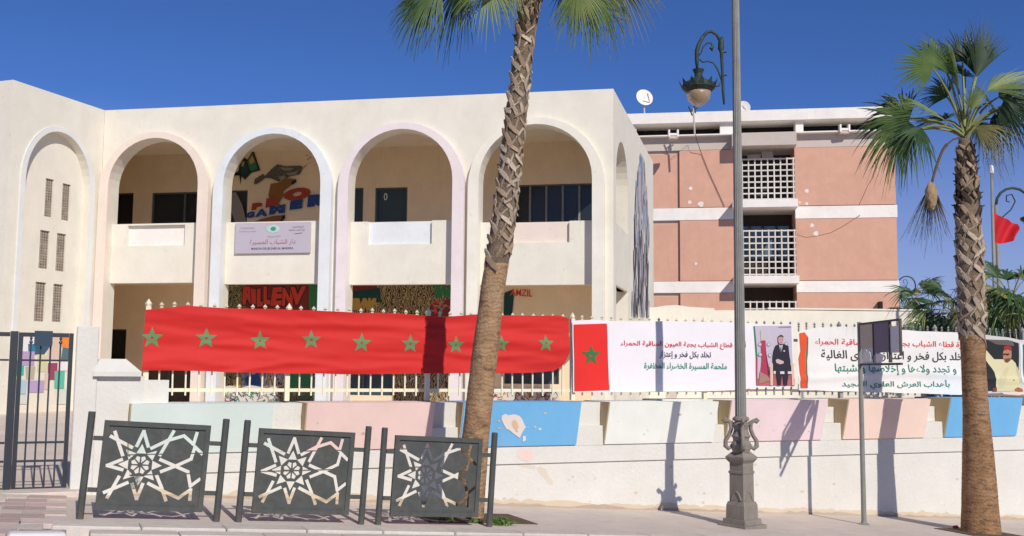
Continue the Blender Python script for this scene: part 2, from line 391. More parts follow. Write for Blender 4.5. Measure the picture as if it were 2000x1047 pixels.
PATCH = flat('bare_plaster_patch', (0.76, 0.70, 0.64)); ORP = flat('orange_undercoat', (0.74, 0.48, 0.32)); PKS = flat('faded_pink_stain', (0.78, 0.58, 0.52))
def pxpoly(fr, pts, n): return [fr.at(x, y, n) for x, y in pts]
def decal(name, fr, pts, n, m, t, fn=None, lift=.004, parent=None, label=None):
    bm = plate(pxpoly(fr, pts, n)); bm = drape(bm, fn, lift) if fn else lay(bm, n)
    return part(name, bm, m, t, parent=parent, label=label)
decal('peeled_patch', W, [(978, 812), (985, 808), (991, 811), (1002, 809), (1013, 812), (1020, 820), (1024, 829), (1028, 834), (1023, 842), (1018, 856), (1012, 852), (1003, 846), (996, 840), (990, 838), (984, 829), (979, 820)], -.13, PATCH, bw, pn, parent=bluep[4])
decal('peeled_patch', W, [(1001, 820), (1008, 822), (1014, 834), (1011, 842), (1004, 836), (999, 828)], -.13, ORP, bw, pn, lift=.008, parent=bluep[4])
decal('peeled_patch', W, [(1022, 852), (1027, 851), (1029, 860), (1023, 864)], -.10, PATCH, bw, pn, parent=bluep[4])
decal('paint_stain', W, [(1012, 881), (1022, 876), (1034, 878), (1043, 886), (1040, 896), (1030, 901), (1018, 899), (1011, 891)], -.031, PKS, bw)
DB = paint('splash_dirt', (0.60, 0.50, 0.36))
def dirt(name, s0, s1, h0, amp, seed, m, n, col=None):
    pts = []; k = int((s1 - s0) / .06)
    up = [(s0 + (s1 - s0) * i / k, gz(s0 + (s1 - s0) * i / k) + max(.012, h0 + amp * mnoise.noise(Vector((i * .11, seed, 0))) + amp * .6 * mnoise.noise(Vector((i * .5, seed, 2))))) for i in range(k + 1)]
    bm = B(); lo = [bm.verts.new((s, n, gz(s) - .02)) for s, z in up]; hi = [bm.verts.new((s, n, z)) for s, z in up]
    for i in range(k): bm.faces.new((lo[i], lo[i + 1], hi[i + 1], hi[i]))
    return part(name, bm, m, bw)
dirt('splash_stain', s_c1, 14, .075, .07, 3, DB, -.003)
dirt('splash_stain', s_c1, 14, .03, .04, 9, paint('splash_dirt_dark', (0.42, 0.34, 0.25)), -.006)
DS = paint('drip_stain', (0.64, 0.57, 0.47))
decal('drip_stain', W, [(1048, 914), (1056, 911), (1066, 916), (1072, 930), (1080, 940), (1079, 948), (1070, 944), (1063, 932), (1053, 924)], -.002, DS, bw)
decal('drip_stain', W, [(1010, 908), (1030, 907), (1046, 911), (1044, 916), (1026, 913)], -.002, DS, bw)
rn_ = random.Random(11)
for k in range(34):
    x, y = rn_.uniform(985, 1990), rn_.uniform(905, 985); r = rn_.uniform(1.2, 3.6)
    decal('chip', W, [(x + r * (1 + .5 * rn_.random()) * math.cos(t * 1.05), y + .7 * r * (1 + .5 * rn_.random()) * math.sin(t * 1.05)) for t in range(6)], -.0015, rn_.choice([DS, DB, PATCH]), bw)
rn_ = random.Random(4)
for k in range(26):
    x, y = rn_.choice([rn_.uniform(960, 1125), rn_.uniform(1200, 1395), rn_.uniform(1480, 1600), rn_.uniform(1665, 1800), rn_.uniform(610, 845)]), rn_.uniform(795, 852); r = rn_.uniform(.9, 2.6)
    decal('chip', W, [(x + r * (1 + .8 * rn_.random()) * math.cos(t * 1.05), y + .8 * r * (1 + .6 * rn_.random()) * math.sin(t * 1.05)) for t in range(6)], -.13, rn_.choice([PATCH, DB, DS]), bw, pn)
# gate pier and the coped stretch beside it
zpier = W.at(165, 637)[1]
part('pier', bx(s_p0, s_p1, -.03, .45, -2.2, zpier, bev=.01), WALLW, bw)
zc = W.at(220, 735)[1]; zc2 = W.at(220, 701)[1]
s_k = W.at(263, 760)[0]
part('wall_stretch', bx(s_p1 + .001, s_k + .10, .0, .45, -2.2, zc), WALLW, bw)
sa, sb = W.at(188, 720)[0], W.at(276, 720)[0]
bm = B(); q0 = [(sa - .03, -.08), (sb, -.08), (sb, .5), (sa - .03, .5)]; q1 = [(sa + .03, .02), (sb - .16, .02), (sb - .16, .4), (sa + .03, .4)]
zm = zc + .05
a = [bm.verts.new((x, n, zc)) for x, n in q0]; c = [bm.verts.new((x, n, zm)) for x, n in q0]; b = [bm.verts.new((x, n, zc2)) for x, n in q1]
bm.faces.new(a[::-1]); bm.faces.new(b)
for r0, r1 in ((a, c), (c, b)):
    for k in range(4): bm.faces.new((r0[k], r0[(k + 1) % 4], r1[(k + 1) % 4], r1[k]))
bmesh.ops.recalc_face_normals(bm, faces=bm.faces)
part('coping', bm, WALLW, bw)
sx0, zx0 = W.at(270, 742, .2); sx1, zx1 = W.at(327, 788, .2)
part('meter_block', bx(sx0, sx1, .1, .34, zx1 - .02, zx0), WALLW, bw)
part('wall_stretch', bx(-30, W.at(-60, 800)[0], .0, .45, -2.2, .5), WALLW, bw)
# threshold under the gate
zg = W.at(70, 957)[1]
part('threshold', bx(W.at(-60, 950)[0], s_p0 + .12, -.28, .5, -2.0, zg, bev=.012), SLAB[2], bw)

# ================================================================== GATE
def gx(x, y=800): return W.at(x, y, .15)[0]
def gzz(y, x=80): return W.at(x, y, .15)[1]
gt = T('iron_gate', 'black iron gate with thin upright bars beside the white pier', 'gate', W, (gx(70), .15, gzz(954)))
zt_, zb_ = gzz(650), gzz(954)
sl, sr = gx(28), gx(137)
part('hinge_post', bx(gx(13), gx(28), .10, .20, zb_ - .03, gzz(648)), GATEM, gt)
part('frame_stile', bx(sl + .005, sl + .05, .13, .17, zb_, zt_), GATEM, gt)
part('frame_stile', bx(sr - .045, sr, .13, .17, zb_, zt_), GATEM, gt)
for y, h in ((650, .045), (702, .02), (862, .022), (898, .022), (951, .05)):
    z = gzz(y); part('rail', bx(sl + .051, sr - .046, .135, .165, z - h, z), GATEM, gt)
bm = B(); box(bm, -.009, .009, -.009, .009, zb_ + .02, gzz(672)); lathe(bm, [(.009, gzz(672)), (.02, gzz(669)), (.008, gzz(664)), (.016, gzz(661)), (.001, gzz(655))], n=6)
bmesh.ops.translate(bm, vec=-gt.off * 0, verts=bm.verts)
gme2 = mesh_of(bm, GATEM, 'gate_bar')
for k in range(1, 5):
    s = sl + .03 + (sr - sl - .06) * k / 5
    inst('gate_bar', gme2, gt.o, (s - gt.off.x, 0, -gt.off.z))
a0, a1 = W.at(68, 646, .1); b0, b1 = W.at(102, 676, .1)
part('lock_plate', bx(a0, b0, .09, .128, b1, a1), mat('dark_blue_plate', (0.03, 0.055, 0.09), rough=.5, bump=0), gt)
bm = B(); s3 = gx(12)
for k in range(6): box(bm, s3 - .22 * (k + 1), s3 - .22 * (k + 1) + .02, .14, .16, zb_, gzz(655))
g2 = T('iron_gate', 'second black iron gate leaf cut off by the left edge of the photo', 'gate', W, (s3 - .7, .15, zb_))
for k in range(6): part('gate_bar', bx(s3 - .22 * (k + 1), s3 - .22 * (k + 1) + .02, .14, .16, zb_, gzz(655)), GATEM, g2)
bm.free()
for y, h in ((650, .045), (702, .02), (862, .022), (898, .022), (951, .05)):
    z = gzz(y); part('rail', bx(s3 - 1.4, s3, .135, .165, z - h, z), GATEM, g2)

# ================================================================== RAILING
FN = .30
rl = T('railing', 'cream spear topped railing on the street wall behind the banners', 'railing', W, (-7.9, FN, -.39))
ztip = W.at(700, 601, FN)[1]
zr1 = W.at(500, 762, FN)[1]; zr2 = W.at(500, 640, FN)[1]
s_f0 = W.at(286, 700, FN)[0]
def bar_mesh(m, nm):
    bm = B(); box(bm, -.009, .009, -.009, .009, -.31, ztip - .09)
    lathe(bm, [(.009, ztip - .09), (.024, ztip - .062), (.010, ztip - .05), (.026, ztip - .032), (.001, ztip)], n=4)
    return mesh_of(bm, m, nm)
bmc, bmg = bar_mesh(RAILC, 'bar_cream'), bar_mesh(RAILG, 'bar_grey')
posts = [s_f0] + [W.at(x, 700, FN)[0] for x in (562, 835, 1118, 1375, 1640)]; stp = 1.86
while posts[-1] < 16: posts.append(posts[-1] + stp)
for i, p in enumerate(posts):
    bm = bx(p - .028, p + .028, FN - .028, FN + .028, -.37, ztip - .06); lathe(bm, [(.03, ztip - .06), (.04, ztip - .03), (.0, ztip + .03)], c=(p, FN, 0), n=6)
    part('post', bm, RAILC if p < .5 else RAILG, rl)
    if i + 1 < len(posts):
        q = posts[i + 1]; n = round((q - p) / .148)
        for k in range(1, n):
            s = p + (q - p) * k / n
            inst('bar', bmc if s < .5 else bmg, rl.o, (s - rl.off.x, 0, -rl.off.z + random.uniform(-.006, .006)), (random.uniform(-.01, .01), random.uniform(-.012, .012), 0))
for (a, b, m) in ((s_f0, posts[5], RAILC), (posts[5], posts[-1], RAILG)):
    for z in (zr1, zr2):
        part('rail', bx(a + .03, b - .03, FN + .011, FN + .035, z - .02, z + .02), m, rl)

# ================================================================== SCHOOL
sc = T('school_building', 'two storey cream building with four tall arches and loggias behind the street wall', 'building', FA, (0, 0, -1.0))
bays = [(-6.306, -3.976), (-3.334, -.918), (-.244, 2.215), (2.821, 5.367)]
bandm = [PEACH, LBLUE, LPINK, PCREAM]
ATOP = 5.49; D = 3.0; ZR = 6.26; ZB = -1.25
polys = [archpoly(a, b, ZB - .5, ATOP, b=(b - a) / 2 * .97) for a, b in bays]
# spandrel wall, open below the arches
part('front_wall', plate(rect(-6.585, 5.82, ZB, ZR), polys, 0.0, .30), CREAM, sc)
for (a, b), m, hp in zip(bays, bandm, polys):
    o = archpoly(a - .25, b + .27, ZB, ATOP + .15, b=(b - a) / 2 + .26)
    if a < -6: o = [(max(x, -6.58), z) for x, z in o]
    inner = archpoly(a, b, ZB - .5, ATOP, b=(b - a) / 2 * .97)
    part('arch_band', plate([o], [inner], -.17, -.002), m, sc)
par = [(3.46, 2.03), (3.45, 1.985), (3.405, 1.95), (3.335, 1.915)]
rec = [(248, 360, 441, 479, WHITEP), None, (718, 843, 432, 476, LBLUE), (985, 1112, 430, 473, PEACH)]
for i, ((a, b), (pt, pb)) in enumerate(zip(bays, par)):
    n0, n1 = .10, .26
    if rec[i]:
        xl, xr, yt, yb, rm = rec[i]
        ra, rb_ = FA.at(xl, yb, n0), FA.at(xr, yb, n0); rz = rb_[1]; rt = pt - (.04 if i == 0 else 0.0)
        if i == 0:
            part('parapet', plate(rect(a, b, pb, pt), [rect(ra[0], rb_[0], rz, rt)], n0, n1), CREAM, sc)
        else:
            bm = plate([(a, pb), (b, pb), (b, pt), (rb_[0], pt), (rb_[0], rz), (ra[0], rz), (ra[0], pt), (a, pt)], [], n0, n1); part('parapet', bm, CREAM, sc)
        part('parapet_niche', bx(ra[0], rb_[0], n0 + .09, n1 - .002, rz, rt - .003), rm, sc)
    else: part('parapet', bx(a, b, n0, n1, pb, pt), CREAM, sc)
    part('floor_slab', bx(a, b, n1, .298, pb, 2.3), SOFF, sc)
part('floor_slab', bx(-6.58, 5.52, .30, D, 2.22, 2.32), SOFF, sc); part('floor_slab', bx(-9.0, -6.581, .55, D, 2.22, 2.32), SOFF, sc)
zceil = FA.at(540, 295, D)[1]
part('ceiling_slab', bx(-6.58, 5.52, .301, D, zceil, 6.05), SOFF, sc); part('ceiling_slab', bx(-9.0, -6.581, .55, D + .2, zceil, 6.05), SOFF, sc)
part('roof', bx(-6.6, 5.5, .3, 9, 6.051, 6.12), SOFF, sc)
# back wall of the loggias with its openings
def fr3(xl, xr, yt=None, yb=None, zt=None, zb=None, n=D):
    a = FA.at(xl, yt or 400, n)[0]; b = FA.at(xr, yt or 400, n)[0]
    t = zt if zt is not None else FA.at((xl + xr) / 2, yt, n)[1]; u = zb if zb is not None else FA.at((xl + xr) / 2, yb, n)[1]
    return (a, b, u, t)
ups = [('door', fr3(222, 261, 377, zb=2.33), DARKIN), ('window', fr3(297, 424, 375, zb=2.95), GLASS), ('door', fr3(430, 484, 372, zb=2.33), mat('grey_green_door', (0.06, 0.065, 0.06), bump=0)), ('door', fr3(664, 710, 367, zb=2.33), DOORB), ('door', fr3(733, 796, 366, zb=2.33), DOORB), ('window', fr3(1003, 1196, 359, zb=2.95), GLASS)]
los = [('window', fr3(204, 247, 643, 701), DARKIN), ('window', fr3(283, 377, 690, 786), mat('brown_shutter', (0.10, 0.075, 0.055), bump=0)), ('window', fr3(650, 768, 690, 772), DOORB), ('window', fr3(985, 1092, 690, 750), mat('slate_window', (0.06, 0.07, 0.09), rough=.3, bump=0))]
part('back_wall', plate(rect(-9.0, 5.52, 2.32, zceil), [rect(*q[:4]) for _, q, _ in ups], D, D + .2), BEIGE, sc)
part('back_wall', plate(rect(-9.0, 5.52, ZB, 2.22), [rect(*q[:4]) for _, q, _ in los], D, D + .2), BEIGE, sc)
part('end_wall', bx(-9.2, -9.001, .30, D + .2, ZB, 6.0), BEIGE, sc)
for nm, (a, b, z0, z1), m in ups + los:
    w = part(nm, bx(a, b, D + .10, D + .14, z0, z1), m, sc)
    fm = ALU if m is not DARKIN else GATEM
    fb = B()
    for q in ((a, a + .04, z0, z1), (b - .04, b, z0, z1), (a + .04, b - .04, z1 - .04, z1)): box(fb, q[0], q[1], D + .04, D + .098, q[2], q[3])
    part('frame', fb, fm, sc, parent=w)
    if nm == 'window' and b - a > 1:
        k = max(2, round((b - a) / (.42 if a > 3 else .8)))
        for j in range(1, k):
            x = a + (b - a) * j / k; part('mullion', bx(x - .025, x + .025, D + .05, D + .098, z0, z1 - .04), STEELG if a > 3 else fm, sc, parent=w)
sq = FA.at(751, 383, D)
bm = textpolys('0', sq[0] - .05, sq[0] + .05, sq[1], .19, bold=.01); lay(bm, D + .095)
part('door_number', bm, WHITEP, sc)
# right side wall (gable) with its own arch
s1a = SI.at(1200.5, 300)[0]
sg = [(0.35, 2.35)]
side_holes = [archpoly(0.42, 2.45, 3.32, 5.35, b=1.0), rect(0.42, 2.45, ZB - .3, 1.93)]
bm = plate(rect(-.0, 8.4, ZB, ZR), side_holes, 0.0, .30)
for v in bm.verts: pass
def tow(bm, fr, t):
    """coordinates of frame fr into the thing's own frame"""
    Mx = Matrix.Translation(fr.P) @ Matrix.Rotation(fr.rot, 4, 'Z'); Tm = Matrix.Translation(t.fr.w(*t.off)) @ Matrix.Rotation(t.fr.rot, 4, 'Z')
    bm.transform(Tm.inverted() @ Mx); return bm
for v in bm.verts:                      # front edge mitred to the front wall
    if v.co.x < .001 and v.co.y > .1: v.co.x = .30 * .045
part('side_wall', tow(bm, SI, sc), CREAM, sc, local=True)
part('rear_wall', tow(bx(8.1, 8.4, .30, 12, ZB, ZR), SI, sc), CREAM, sc, local=True)
for z0, z1 in ((1.9, 2.32), (3.20, 3.319)):
    pass
part('side_parapet', tow(bx(.42, 2.45, .08, .24, 1.93, 3.32), SI, sc), CREAM, sc, local=True)
# blue and black brushwork down the side wall
MB = flat('mural_blue', (0.20, 0.38, 0.52)); MK = flat('mural_black', (0.10, 0.10, 0.12)); MGY = flat('mural_grey', (0.45, 0.43, 0.47))
rr = random.Random(5)
for m, ylo, yhi, cnt, nn in ((MGY, 300, 600, 90, .004), (MB, 292, 470, 40, .008), (MK, 425, 600, 50, .012)):
    bm = B()
    for k in range(cnt):
        y = rr.uniform(ylo, yhi); cx = 1252 + (y - 300) * -.006; half = interp(y, [(290, 2), (340, 10), (400, 14), (520, 15), (625, 19)])
        x = cx + rr.uniform(-1, 1) * half; L_ = rr.uniform(14, 30) if m is MB else rr.uniform(30, 85); s, z = SI.at(x, y); s2, z2 = SI.at(x + rr.uniform(-2, 2), min(622, y + L_)); wd = rr.uniform(.07, .24)
        pts = [(s, z), (s + wd, z - .1 * rr.random()), ((s + s2) / 2 + wd * 1.2, (z + z2) / 2), (s2 + wd * .6, z2), (s2, z2 + .06), ((s + s2) / 2 - .05, (z + z2) / 2)]
        vs = [bm.verts.new((p[0], -nn - .0003 * k, p[1])) for p in pts]; bm.faces.new(vs)
    part('brushwork', tow(bm, SI, sc), m, sc, local=True, kind='stuff')
# wing with a blind arch
def wq(x, y, n=0): return WG.at(x, y, n)
wl_, wr_ = wq(49, 340)[0], wq(177, 340)[0]; wt = wq(108, 255)[1]; WL = wq(26, 155)[0]
hole = archpoly(wl_, wr_, ZB - .5, wt, b=(wr_ - wl_) * .62)
part('wing_wall', tow(plate(rect(WL, -.0, ZB - .2, ZR), [hole], 0, .2), WG, sc), CREAM, sc, local=True)
ob = archpoly(wl_ - .14, wr_ + .14, ZB - .2, wt + .12, b=(wr_ - wl_) * .62 + .1)
part('blind_arch_band', tow(plate([ob], [hole], -.03, -.002), WG, sc), paint('faint_blue_band', (0.74, 0.76, 0.74)), sc, local=True)
slots = []
for (xa, xb, ya, yb) in ((88, 104, 349, 424), (121, 137, 359, 431), (77, 96, 450, 525), (110, 128, 456, 530), (68, 89, 551, 628), (103, 122, 555, 629)):
    a = wq(xa, (ya + yb) / 2, .2)[0]; b = wq(xb, (ya + yb) / 2, .2)[0]; c = ((xa + xb) / 2); z1 = wq(c, ya, .2)[1]; z0 = wq(c, yb, .2)[1]; slots.append((a, b, z0, z1))
part('wing_wall', tow(plate(rect(WL + .02, -.001, ZB - .2, ZR - .3), [rect(*s) for s in slots], .201, .42), WG, sc), CREAM, sc, local=True)
part('wing_block', tow(bx(WL, -.001, .421, 6, ZB - .2, ZR), WG, sc), CREAM, sc, local=True)
part('wing_block', tow(bx(WL, WL + .019, .2, .421, ZB - .2, ZR), WG, sc), CREAM, sc, local=True)
part('wing_block', tow(bx(WL + .02, -.001, .2, .421, ZR - .299, ZR), WG, sc), CREAM, sc, local=True)
CLA = mat('claustra_block', (0.36, 0.31, 0.25), rnd=.12)
cb = B(); hs = []
for i in range(2):
    for j in range(2): hs.append([(-.36 + i * .5 - .04, -.40 + j * .48), (-.36 + i * .5 + .24, -.36 + j * .48), (-.36 + i * .5 + .20, -.08 + j * .48), (-.36 + i * .5 - .06, -.12 + j * .48)])
cme = mesh_of(plate(rect(-.48, .48, -.48, .48), hs, 0, .5), CLA, 'claustra_block')
Mi = (Matrix.Translation(FA.w(*sc.off)) @ Matrix.Rotation(FA.rot, 4, 'Z')).inverted() @ Matrix.Translation(WG.P)
for a, b, z0, z1 in slots:
    nc, nr = 2, 7; w_, h_ = (b - a) / nc, (z1 - z0) / nr
    for i in range(nc):
        for j in range(nr):
            p = Mi @ (WG.u * (a + (i + .5) * w_) + WG.v * .24 + Vector((0, 0, z0 + (j + .5) * h_)))
            inst('claustra_block', cme, sc.o, p, (0, 0, WG.rot - FA.rot), (w_, .12, h_))
    part('slot_void', tow(bx(a, b, .36, .42, z0, z1), WG, sc), DARKIN, sc, local=True)
# colour field mural at the foot of the wing, seen through the gate
PC = [(0.03, 0.20, 0.33), (0.05, 0.10, 0.16), (0.03, 0.46, 0.40), (0.45, 0.34, 0.55), (0.45, 0.42, 0.32), (0.62, 0.60, 0.36), (0.32, 0.06, 0.12), (0.10, 0.48, 0.36), (0.78, 0.25, 0.05), (0.40, 0.55, 0.66), (0.78, 0.76, 0.76), (0.66, 0.52, 0.42), (0.09, 0.16, 0.18), (0.60, 0.66, 0.60)]
def m8(x, y): return (x / 3.49, 560 + y / 3.49)
sh = [(10, [(100, 315), (235, 310), (230, 500), (95, 500)]), (11, [(325, 320), (420, 318), (415, 500), (322, 500)]), (0, [(190, 390), (250, 390), (248, 465), (192, 465)]), (1, [(235, 315), (352, 330), (345, 400), (300, 462), (240, 460)]), (2, [(95, 505), (165, 505), (160, 605), (92, 605)]), (3, [(140, 440), (235, 442), (232, 540), (138, 535)]), (4, [(172, 545), (240, 545), (230, 630), (175, 630)]), (5, [(255, 470), (320, 472), (318, 580), (252, 580)]), (6, [(325, 520), (400, 520), (395, 635), (322, 635)]), (7, [(370, 575), (440, 575), (435, 695), (368, 695)]), (8, [(420, 345), (475, 345), (472, 410), (418, 410)]), (12, [(425, 415), (480, 418), (465, 500), (412, 500)]), (9, [(100, 635), (180, 640), (175, 730), (95, 730)]), (10, [(390, 515), (465, 515), (462, 572), (388, 572)]), (3, [(185, 640), (300, 640), (296, 720), (185, 720)]), (13, [(90, 735), (180, 735), (178, 800), (90, 800)]), (13, [(385, 700), (450, 700), (448, 800), (380, 800)]), (11, [(300, 590), (330, 590), (325, 700), (300, 700)])]
for k, (c, pts) in enumerate(sh):
    bm = plate(pxpoly(WG, [m8(*p) for p in pts], .2)); lay(bm, .196 - .0008 * k)
    part('mural_patch', tow(bm, WG, sc), flat('mural_paint_%d' % c, PC[c]), sc, local=True)

# graffiti on the loggia walls --------------------------------------------------
def tangle(name, dark, light, sc_=4.0, dist=9.0, thr=.45, third=None):
    m = bpy.data.materials.new(name); m.use_nodes = True; N = m.node_tree.nodes; L = m.node_tree.links; b = N['Principled BSDF']; b.inputs['Roughness'].default_value = .8
    tc = N.new('ShaderNodeTexCoord'); wv = N.new('ShaderNodeTexWave'); wv.inputs['Scale'].default_value = sc_; wv.inputs['Distortion'].default_value = dist; wv.inputs['Detail'].default_value = 1.5; wv.inputs['Detail Scale'].default_value = 1.8
    L.new(tc.outputs['Object'], wv.inputs['Vector']); r = N.new('ShaderNodeValToRGB'); r.color_ramp.interpolation = 'CONSTANT'; e = r.color_ramp.elements; e[0].position = 0; e[0].color = (*dark, 1); e[1].position = thr; e[1].color = (*light, 1)
    L.new(wv.outputs['Fac'], r.inputs[0]); cur = r.outputs[0]
    if third:
        n2 = N.new('ShaderNodeTexNoise'); n2.inputs['Scale'].default_value = 1.6; L.new(tc.outputs['Object'], n2.inputs['Vector']); r2 = N.new('ShaderNodeValToRGB'); r2.color_ramp.elements[0].position = .52; r2.color_ramp.elements[1].position = .56; L.new(n2.outputs['Fac'], r2.inputs[0])
        mx = N.new('ShaderNodeMixRGB'); mx.blend_type = 'MIX'; L.new(r2.outputs[0], mx.inputs[0]); L.new(cur, mx.inputs[1]); mx.inputs[2].default_value = (*third, 1)
        r3 = N.new('ShaderNodeMixRGB'); r3.inputs[0].default_value = .6; L.new(cur, r3.inputs[1]); L.new(mx.outputs[0], r3.inputs[2]); cur = r3.outputs[0]
    L.new(cur, b.inputs['Base Color']); return m
TG1 = tangle('graffiti_tangle_tan', (0.03, 0.025, 0.02), (0.40, 0.30, 0.16), 5.0, 12)
TG2 = tangle('graffiti_tangle_green', (0.02, 0.035, 0.03), (0.30, 0.25, 0.13), 5.0, 14, third=(0.03, 0.13, 0.08))
TGH = tangle('graffiti_hand_shading', (0.02, 0.02, 0.018), (0.22, 0.20, 0.17), 9.0, 8, thr=.62)
TG3 = tangle('graffiti_tangle_mixed', (0.09, 0.03, 0.03), (0.55, 0.50, 0.40), 4.5, 15, third=(0.12, 0.17, 0.30))
GRED = flat('graffiti_red', (0.62, 0.06, 0.045)); GSR = flat('graffiti_brick_red', (0.36, 0.055, 0.03)); GGRN = flat('graffiti_green', (0.03, 0.20, 0.09)); GYEL = flat('graffiti_ochre', (0.48, 0.30, 0.08)); GBLU = flat('graffiti_blue', (0.022, 0.075, 0.26)); GBLK = flat('graffiti_black', (0.02, 0.02, 0.02)); GTEAL = flat('graffiti_teal', (0.01, 0.06, 0.06)); GBRN = flat('graffiti_brown', (0.25, 0.11, 0.03)); GWHT = flat('graffiti_white', (0.62, 0.60, 0.55)); GGREY = flat('graffiti_grey', (0.28, 0.25, 0.22)); GRD2 = flat('graffiti_dark_red', (0.20, 0.03, 0.03))
gl = [0]
def gdec(pts, m, name='graffiti'):
    gl[0] += 1; n = D - .003 - .0006 * gl[0]
    bm = plate(pxpoly(FA, pts, D)); lay(bm, n); return part(name, bm, m, sc)
def gtext(s, xl, xr, yc, hpx, m, ang=0, bold=.02, shear=0, outline=None):
    a, z = FA.at(xl, yc, D); b, _ = FA.at(xr, yc, D); h = hpx * 27.2 / FPX
    if outline:
        gl[0] += 1; bm = textpolys(s, a - .02, b + .02, z, h * 1.1, bold=bold + .06, shear=shear); turn(bm, ang, (a + b) / 2, z); lay(bm, D - .003 - .0006 * gl[0]); part('graffiti_lettering', bm, outline, sc)
    gl[0] += 1; bm = textpolys(s, a, b, z, h, bold=bold, shear=shear); turn(bm, ang, (a + b) / 2, z); lay(bm, D - .003 - .0006 * gl[0]); return part('graffiti_lettering', bm, m, sc)
def q4(xl, xr, yt, yb): return [(xl, yb), (xr, yb), (xr, yt), (xl, yt)]
def scrawl(xl, xr, yt, yb, ms, cnt, seed, w_=2.2, upright=False):
    """illegible sprayed strokes"""
    rn = random.Random(seed)
    for m in ms:
        gl[0] += 1; n = D - .003 - .0006 * gl[0]; bm = B()
        for k in range(max(2, cnt // len(ms))):
            x, y = rn.uniform(xl, xr), rn.uniform(yt, yb); L_ = rn.uniform(4, 9)
            if upright: x = xl + (xr - xl) * (k + .5) / cnt; y = (yt + yb) / 2; a = 1.57 + rn.uniform(-.5, .5); L_ = (yb - yt) * .5
            else: a = rn.uniform(0, 3.14)
            d = (math.cos(a) * L_, math.sin(a) * L_); c = (-math.sin(a) * w_ / 2, math.cos(a) * w_ / 2); bd = rn.uniform(-2, 2)
            P_ = [(x - d[0] + c[0], y - d[1] + c[1]), (x + bd + c[0], y + bd + c[1]), (x + d[0] + c[0], y + d[1] + c[1]), (x + d[0] - c[0], y + d[1] - c[1]), (x + bd - c[0], y + bd - c[1]), (x - d[0] - c[0], y - d[1] - c[1])]
            P_ = [FA.at(min(max(px_, xl), xr), min(max(py_, yt), yb), D) for px_, py_ in P_]
            try: bm.faces.new([bm.verts.new((p[0], n - .00001 * k, p[1])) for p in P_])
            except ValueError: pass
        for f in bm.faces:
            f.normal_update()
            if f.normal.y > 0: f.normal_flip()
        part('sprayed_strokes', bm, m, sc, kind='stuff')
gdec(q4(425, 640, 540, 786), TG2); gdec(q4(470, 640, 690, 755), TG3)
gdec([(490, 545), (630, 545), (632, 606), (520, 612), (480, 600)], GRD2)
_o = [(472, 496, .10), (488, 503, -.12), (500, 518, .14), (513, 533, -.08), (528, 556, .06), (550, 574, -.10), (568, 600, .08)]
for i_, (ch_, (xa_, xb_, an_)) in enumerate(zip('RILLENV', _o)): gtext(ch_, xa_, xb_, 579 + (i_ % 3 - 1) * 2, 36 if i_ != 1 else 30, GRED, ang=an_, bold=.06, shear=.15 * (-1) ** i_, outline=GBLK)
gdec(q4(604, 640, 545, 612), GGRN); gdec([(560, 730), (612, 730), (616, 754), (556, 756)], GGRN)
gdec([(478, 738), (505, 728), (512, 760), (484, 758)], GBLU); gdec([(455, 742), (472, 736), (470, 757), (456, 756)], GYEL)
gdec([(430, 757), (450, 753), (470, 758), (490, 752), (520, 758), (545, 754), (546, 786), (430, 786)], GWHT)
scrawl(434, 545, 760, 786, (GRD2, GBLU, GGRN, GGREY), 70, 3)
gdec(q4(672, 892, 540, 786 - 80), TG1); gdec(q4(770, 892, 700, 786), TG1)
gdec([(676, 545), (735, 545), (738, 566), (676, 572)], GRD2); gdec([(676, 570), (742, 562), (745, 590), (676, 596)], GTEAL)
scrawl(682, 736, 582, 606, (GYEL,), 14, 5, 5, True); scrawl(848, 888, 556, 582, (GGRN,), 9, 6, 5, True)
gdec([(842, 594), (890, 580), (890, 618), (838, 618)], GRD2); scrawl(842, 886, 588, 614, (GRED, GGREY), 16, 7, 3)
gdec([(985, 572), (1001, 566), (1004, 580), (1000, 620), (984, 620)], GTEAL)
gtext('AMZIL', 997, 1040, 572, 13, GRED, ang=-.06, bold=.015)
gdec([(948, 762), (985, 757), (1010, 762), (1040, 756), (1092, 760), (1092, 786), (948, 786)], GWHT)
scrawl(952, 1090, 762, 786, (GRED, GBLK, GYEL, GRD2, GGREY), 60, 8); scrawl(776, 886, 730, 786, (GWHT, GRD2, GGREY), 26, 9)
# first floor, second bay: hand over the continent, large slogan
def c6(p): return (430 + p[0] / 4.361, 270 + p[1] / 4.361)
def g6(pts, m): return gdec([c6(p) for p in pts], m)
gdec([(448, 378), (462, 376), (474, 400), (484, 440), (462, 440), (452, 410)], GGREY)
g6([(120, 335), (115, 310), (160, 280), (165, 235), (210, 165), (235, 185), (285, 105), (345, 275), (270, 295), (215, 355), (185, 325), (178, 400), (168, 320), (135, 318)], GBLK)
g6([(180, 270), (172, 225), (215, 190), (240, 260), (250, 300), (212, 340), (190, 310)], GTEAL)
g6([(235, 200), (280, 125), (325, 265), (262, 285)], GGRN); g6([(190, 205), (215, 200), (200, 245), (186, 240)], GYEL); g6([(250, 190), (278, 150), (300, 200), (262, 225)], GYEL)
g6([(435, 390), (520, 375), (560, 340), (655, 350), (600, 410), (545, 450), (540, 500), (500, 560), (430, 560), (415, 480)], GBRN)
g6([(290, 385), (300, 350), (370, 305), (390, 320), (440, 265), (490, 225), (560, 240), (690, 235), (710, 255), (680, 310), (600, 325), (560, 350), (500, 370), (440, 345), (390, 340), (330, 385), (300, 395)], TGH)
g6([(510, 250), (640, 255), (600, 280), (540, 275)], GGREY); g6([(560, 300), (640, 290), (670, 270), (650, 310), (590, 320)], GGREY)
g6([(500, 330), (555, 320), (560, 345), (520, 362)], GGREY); g6([(610, 370), (650, 355), (655, 375), (615, 400)], GBLK)
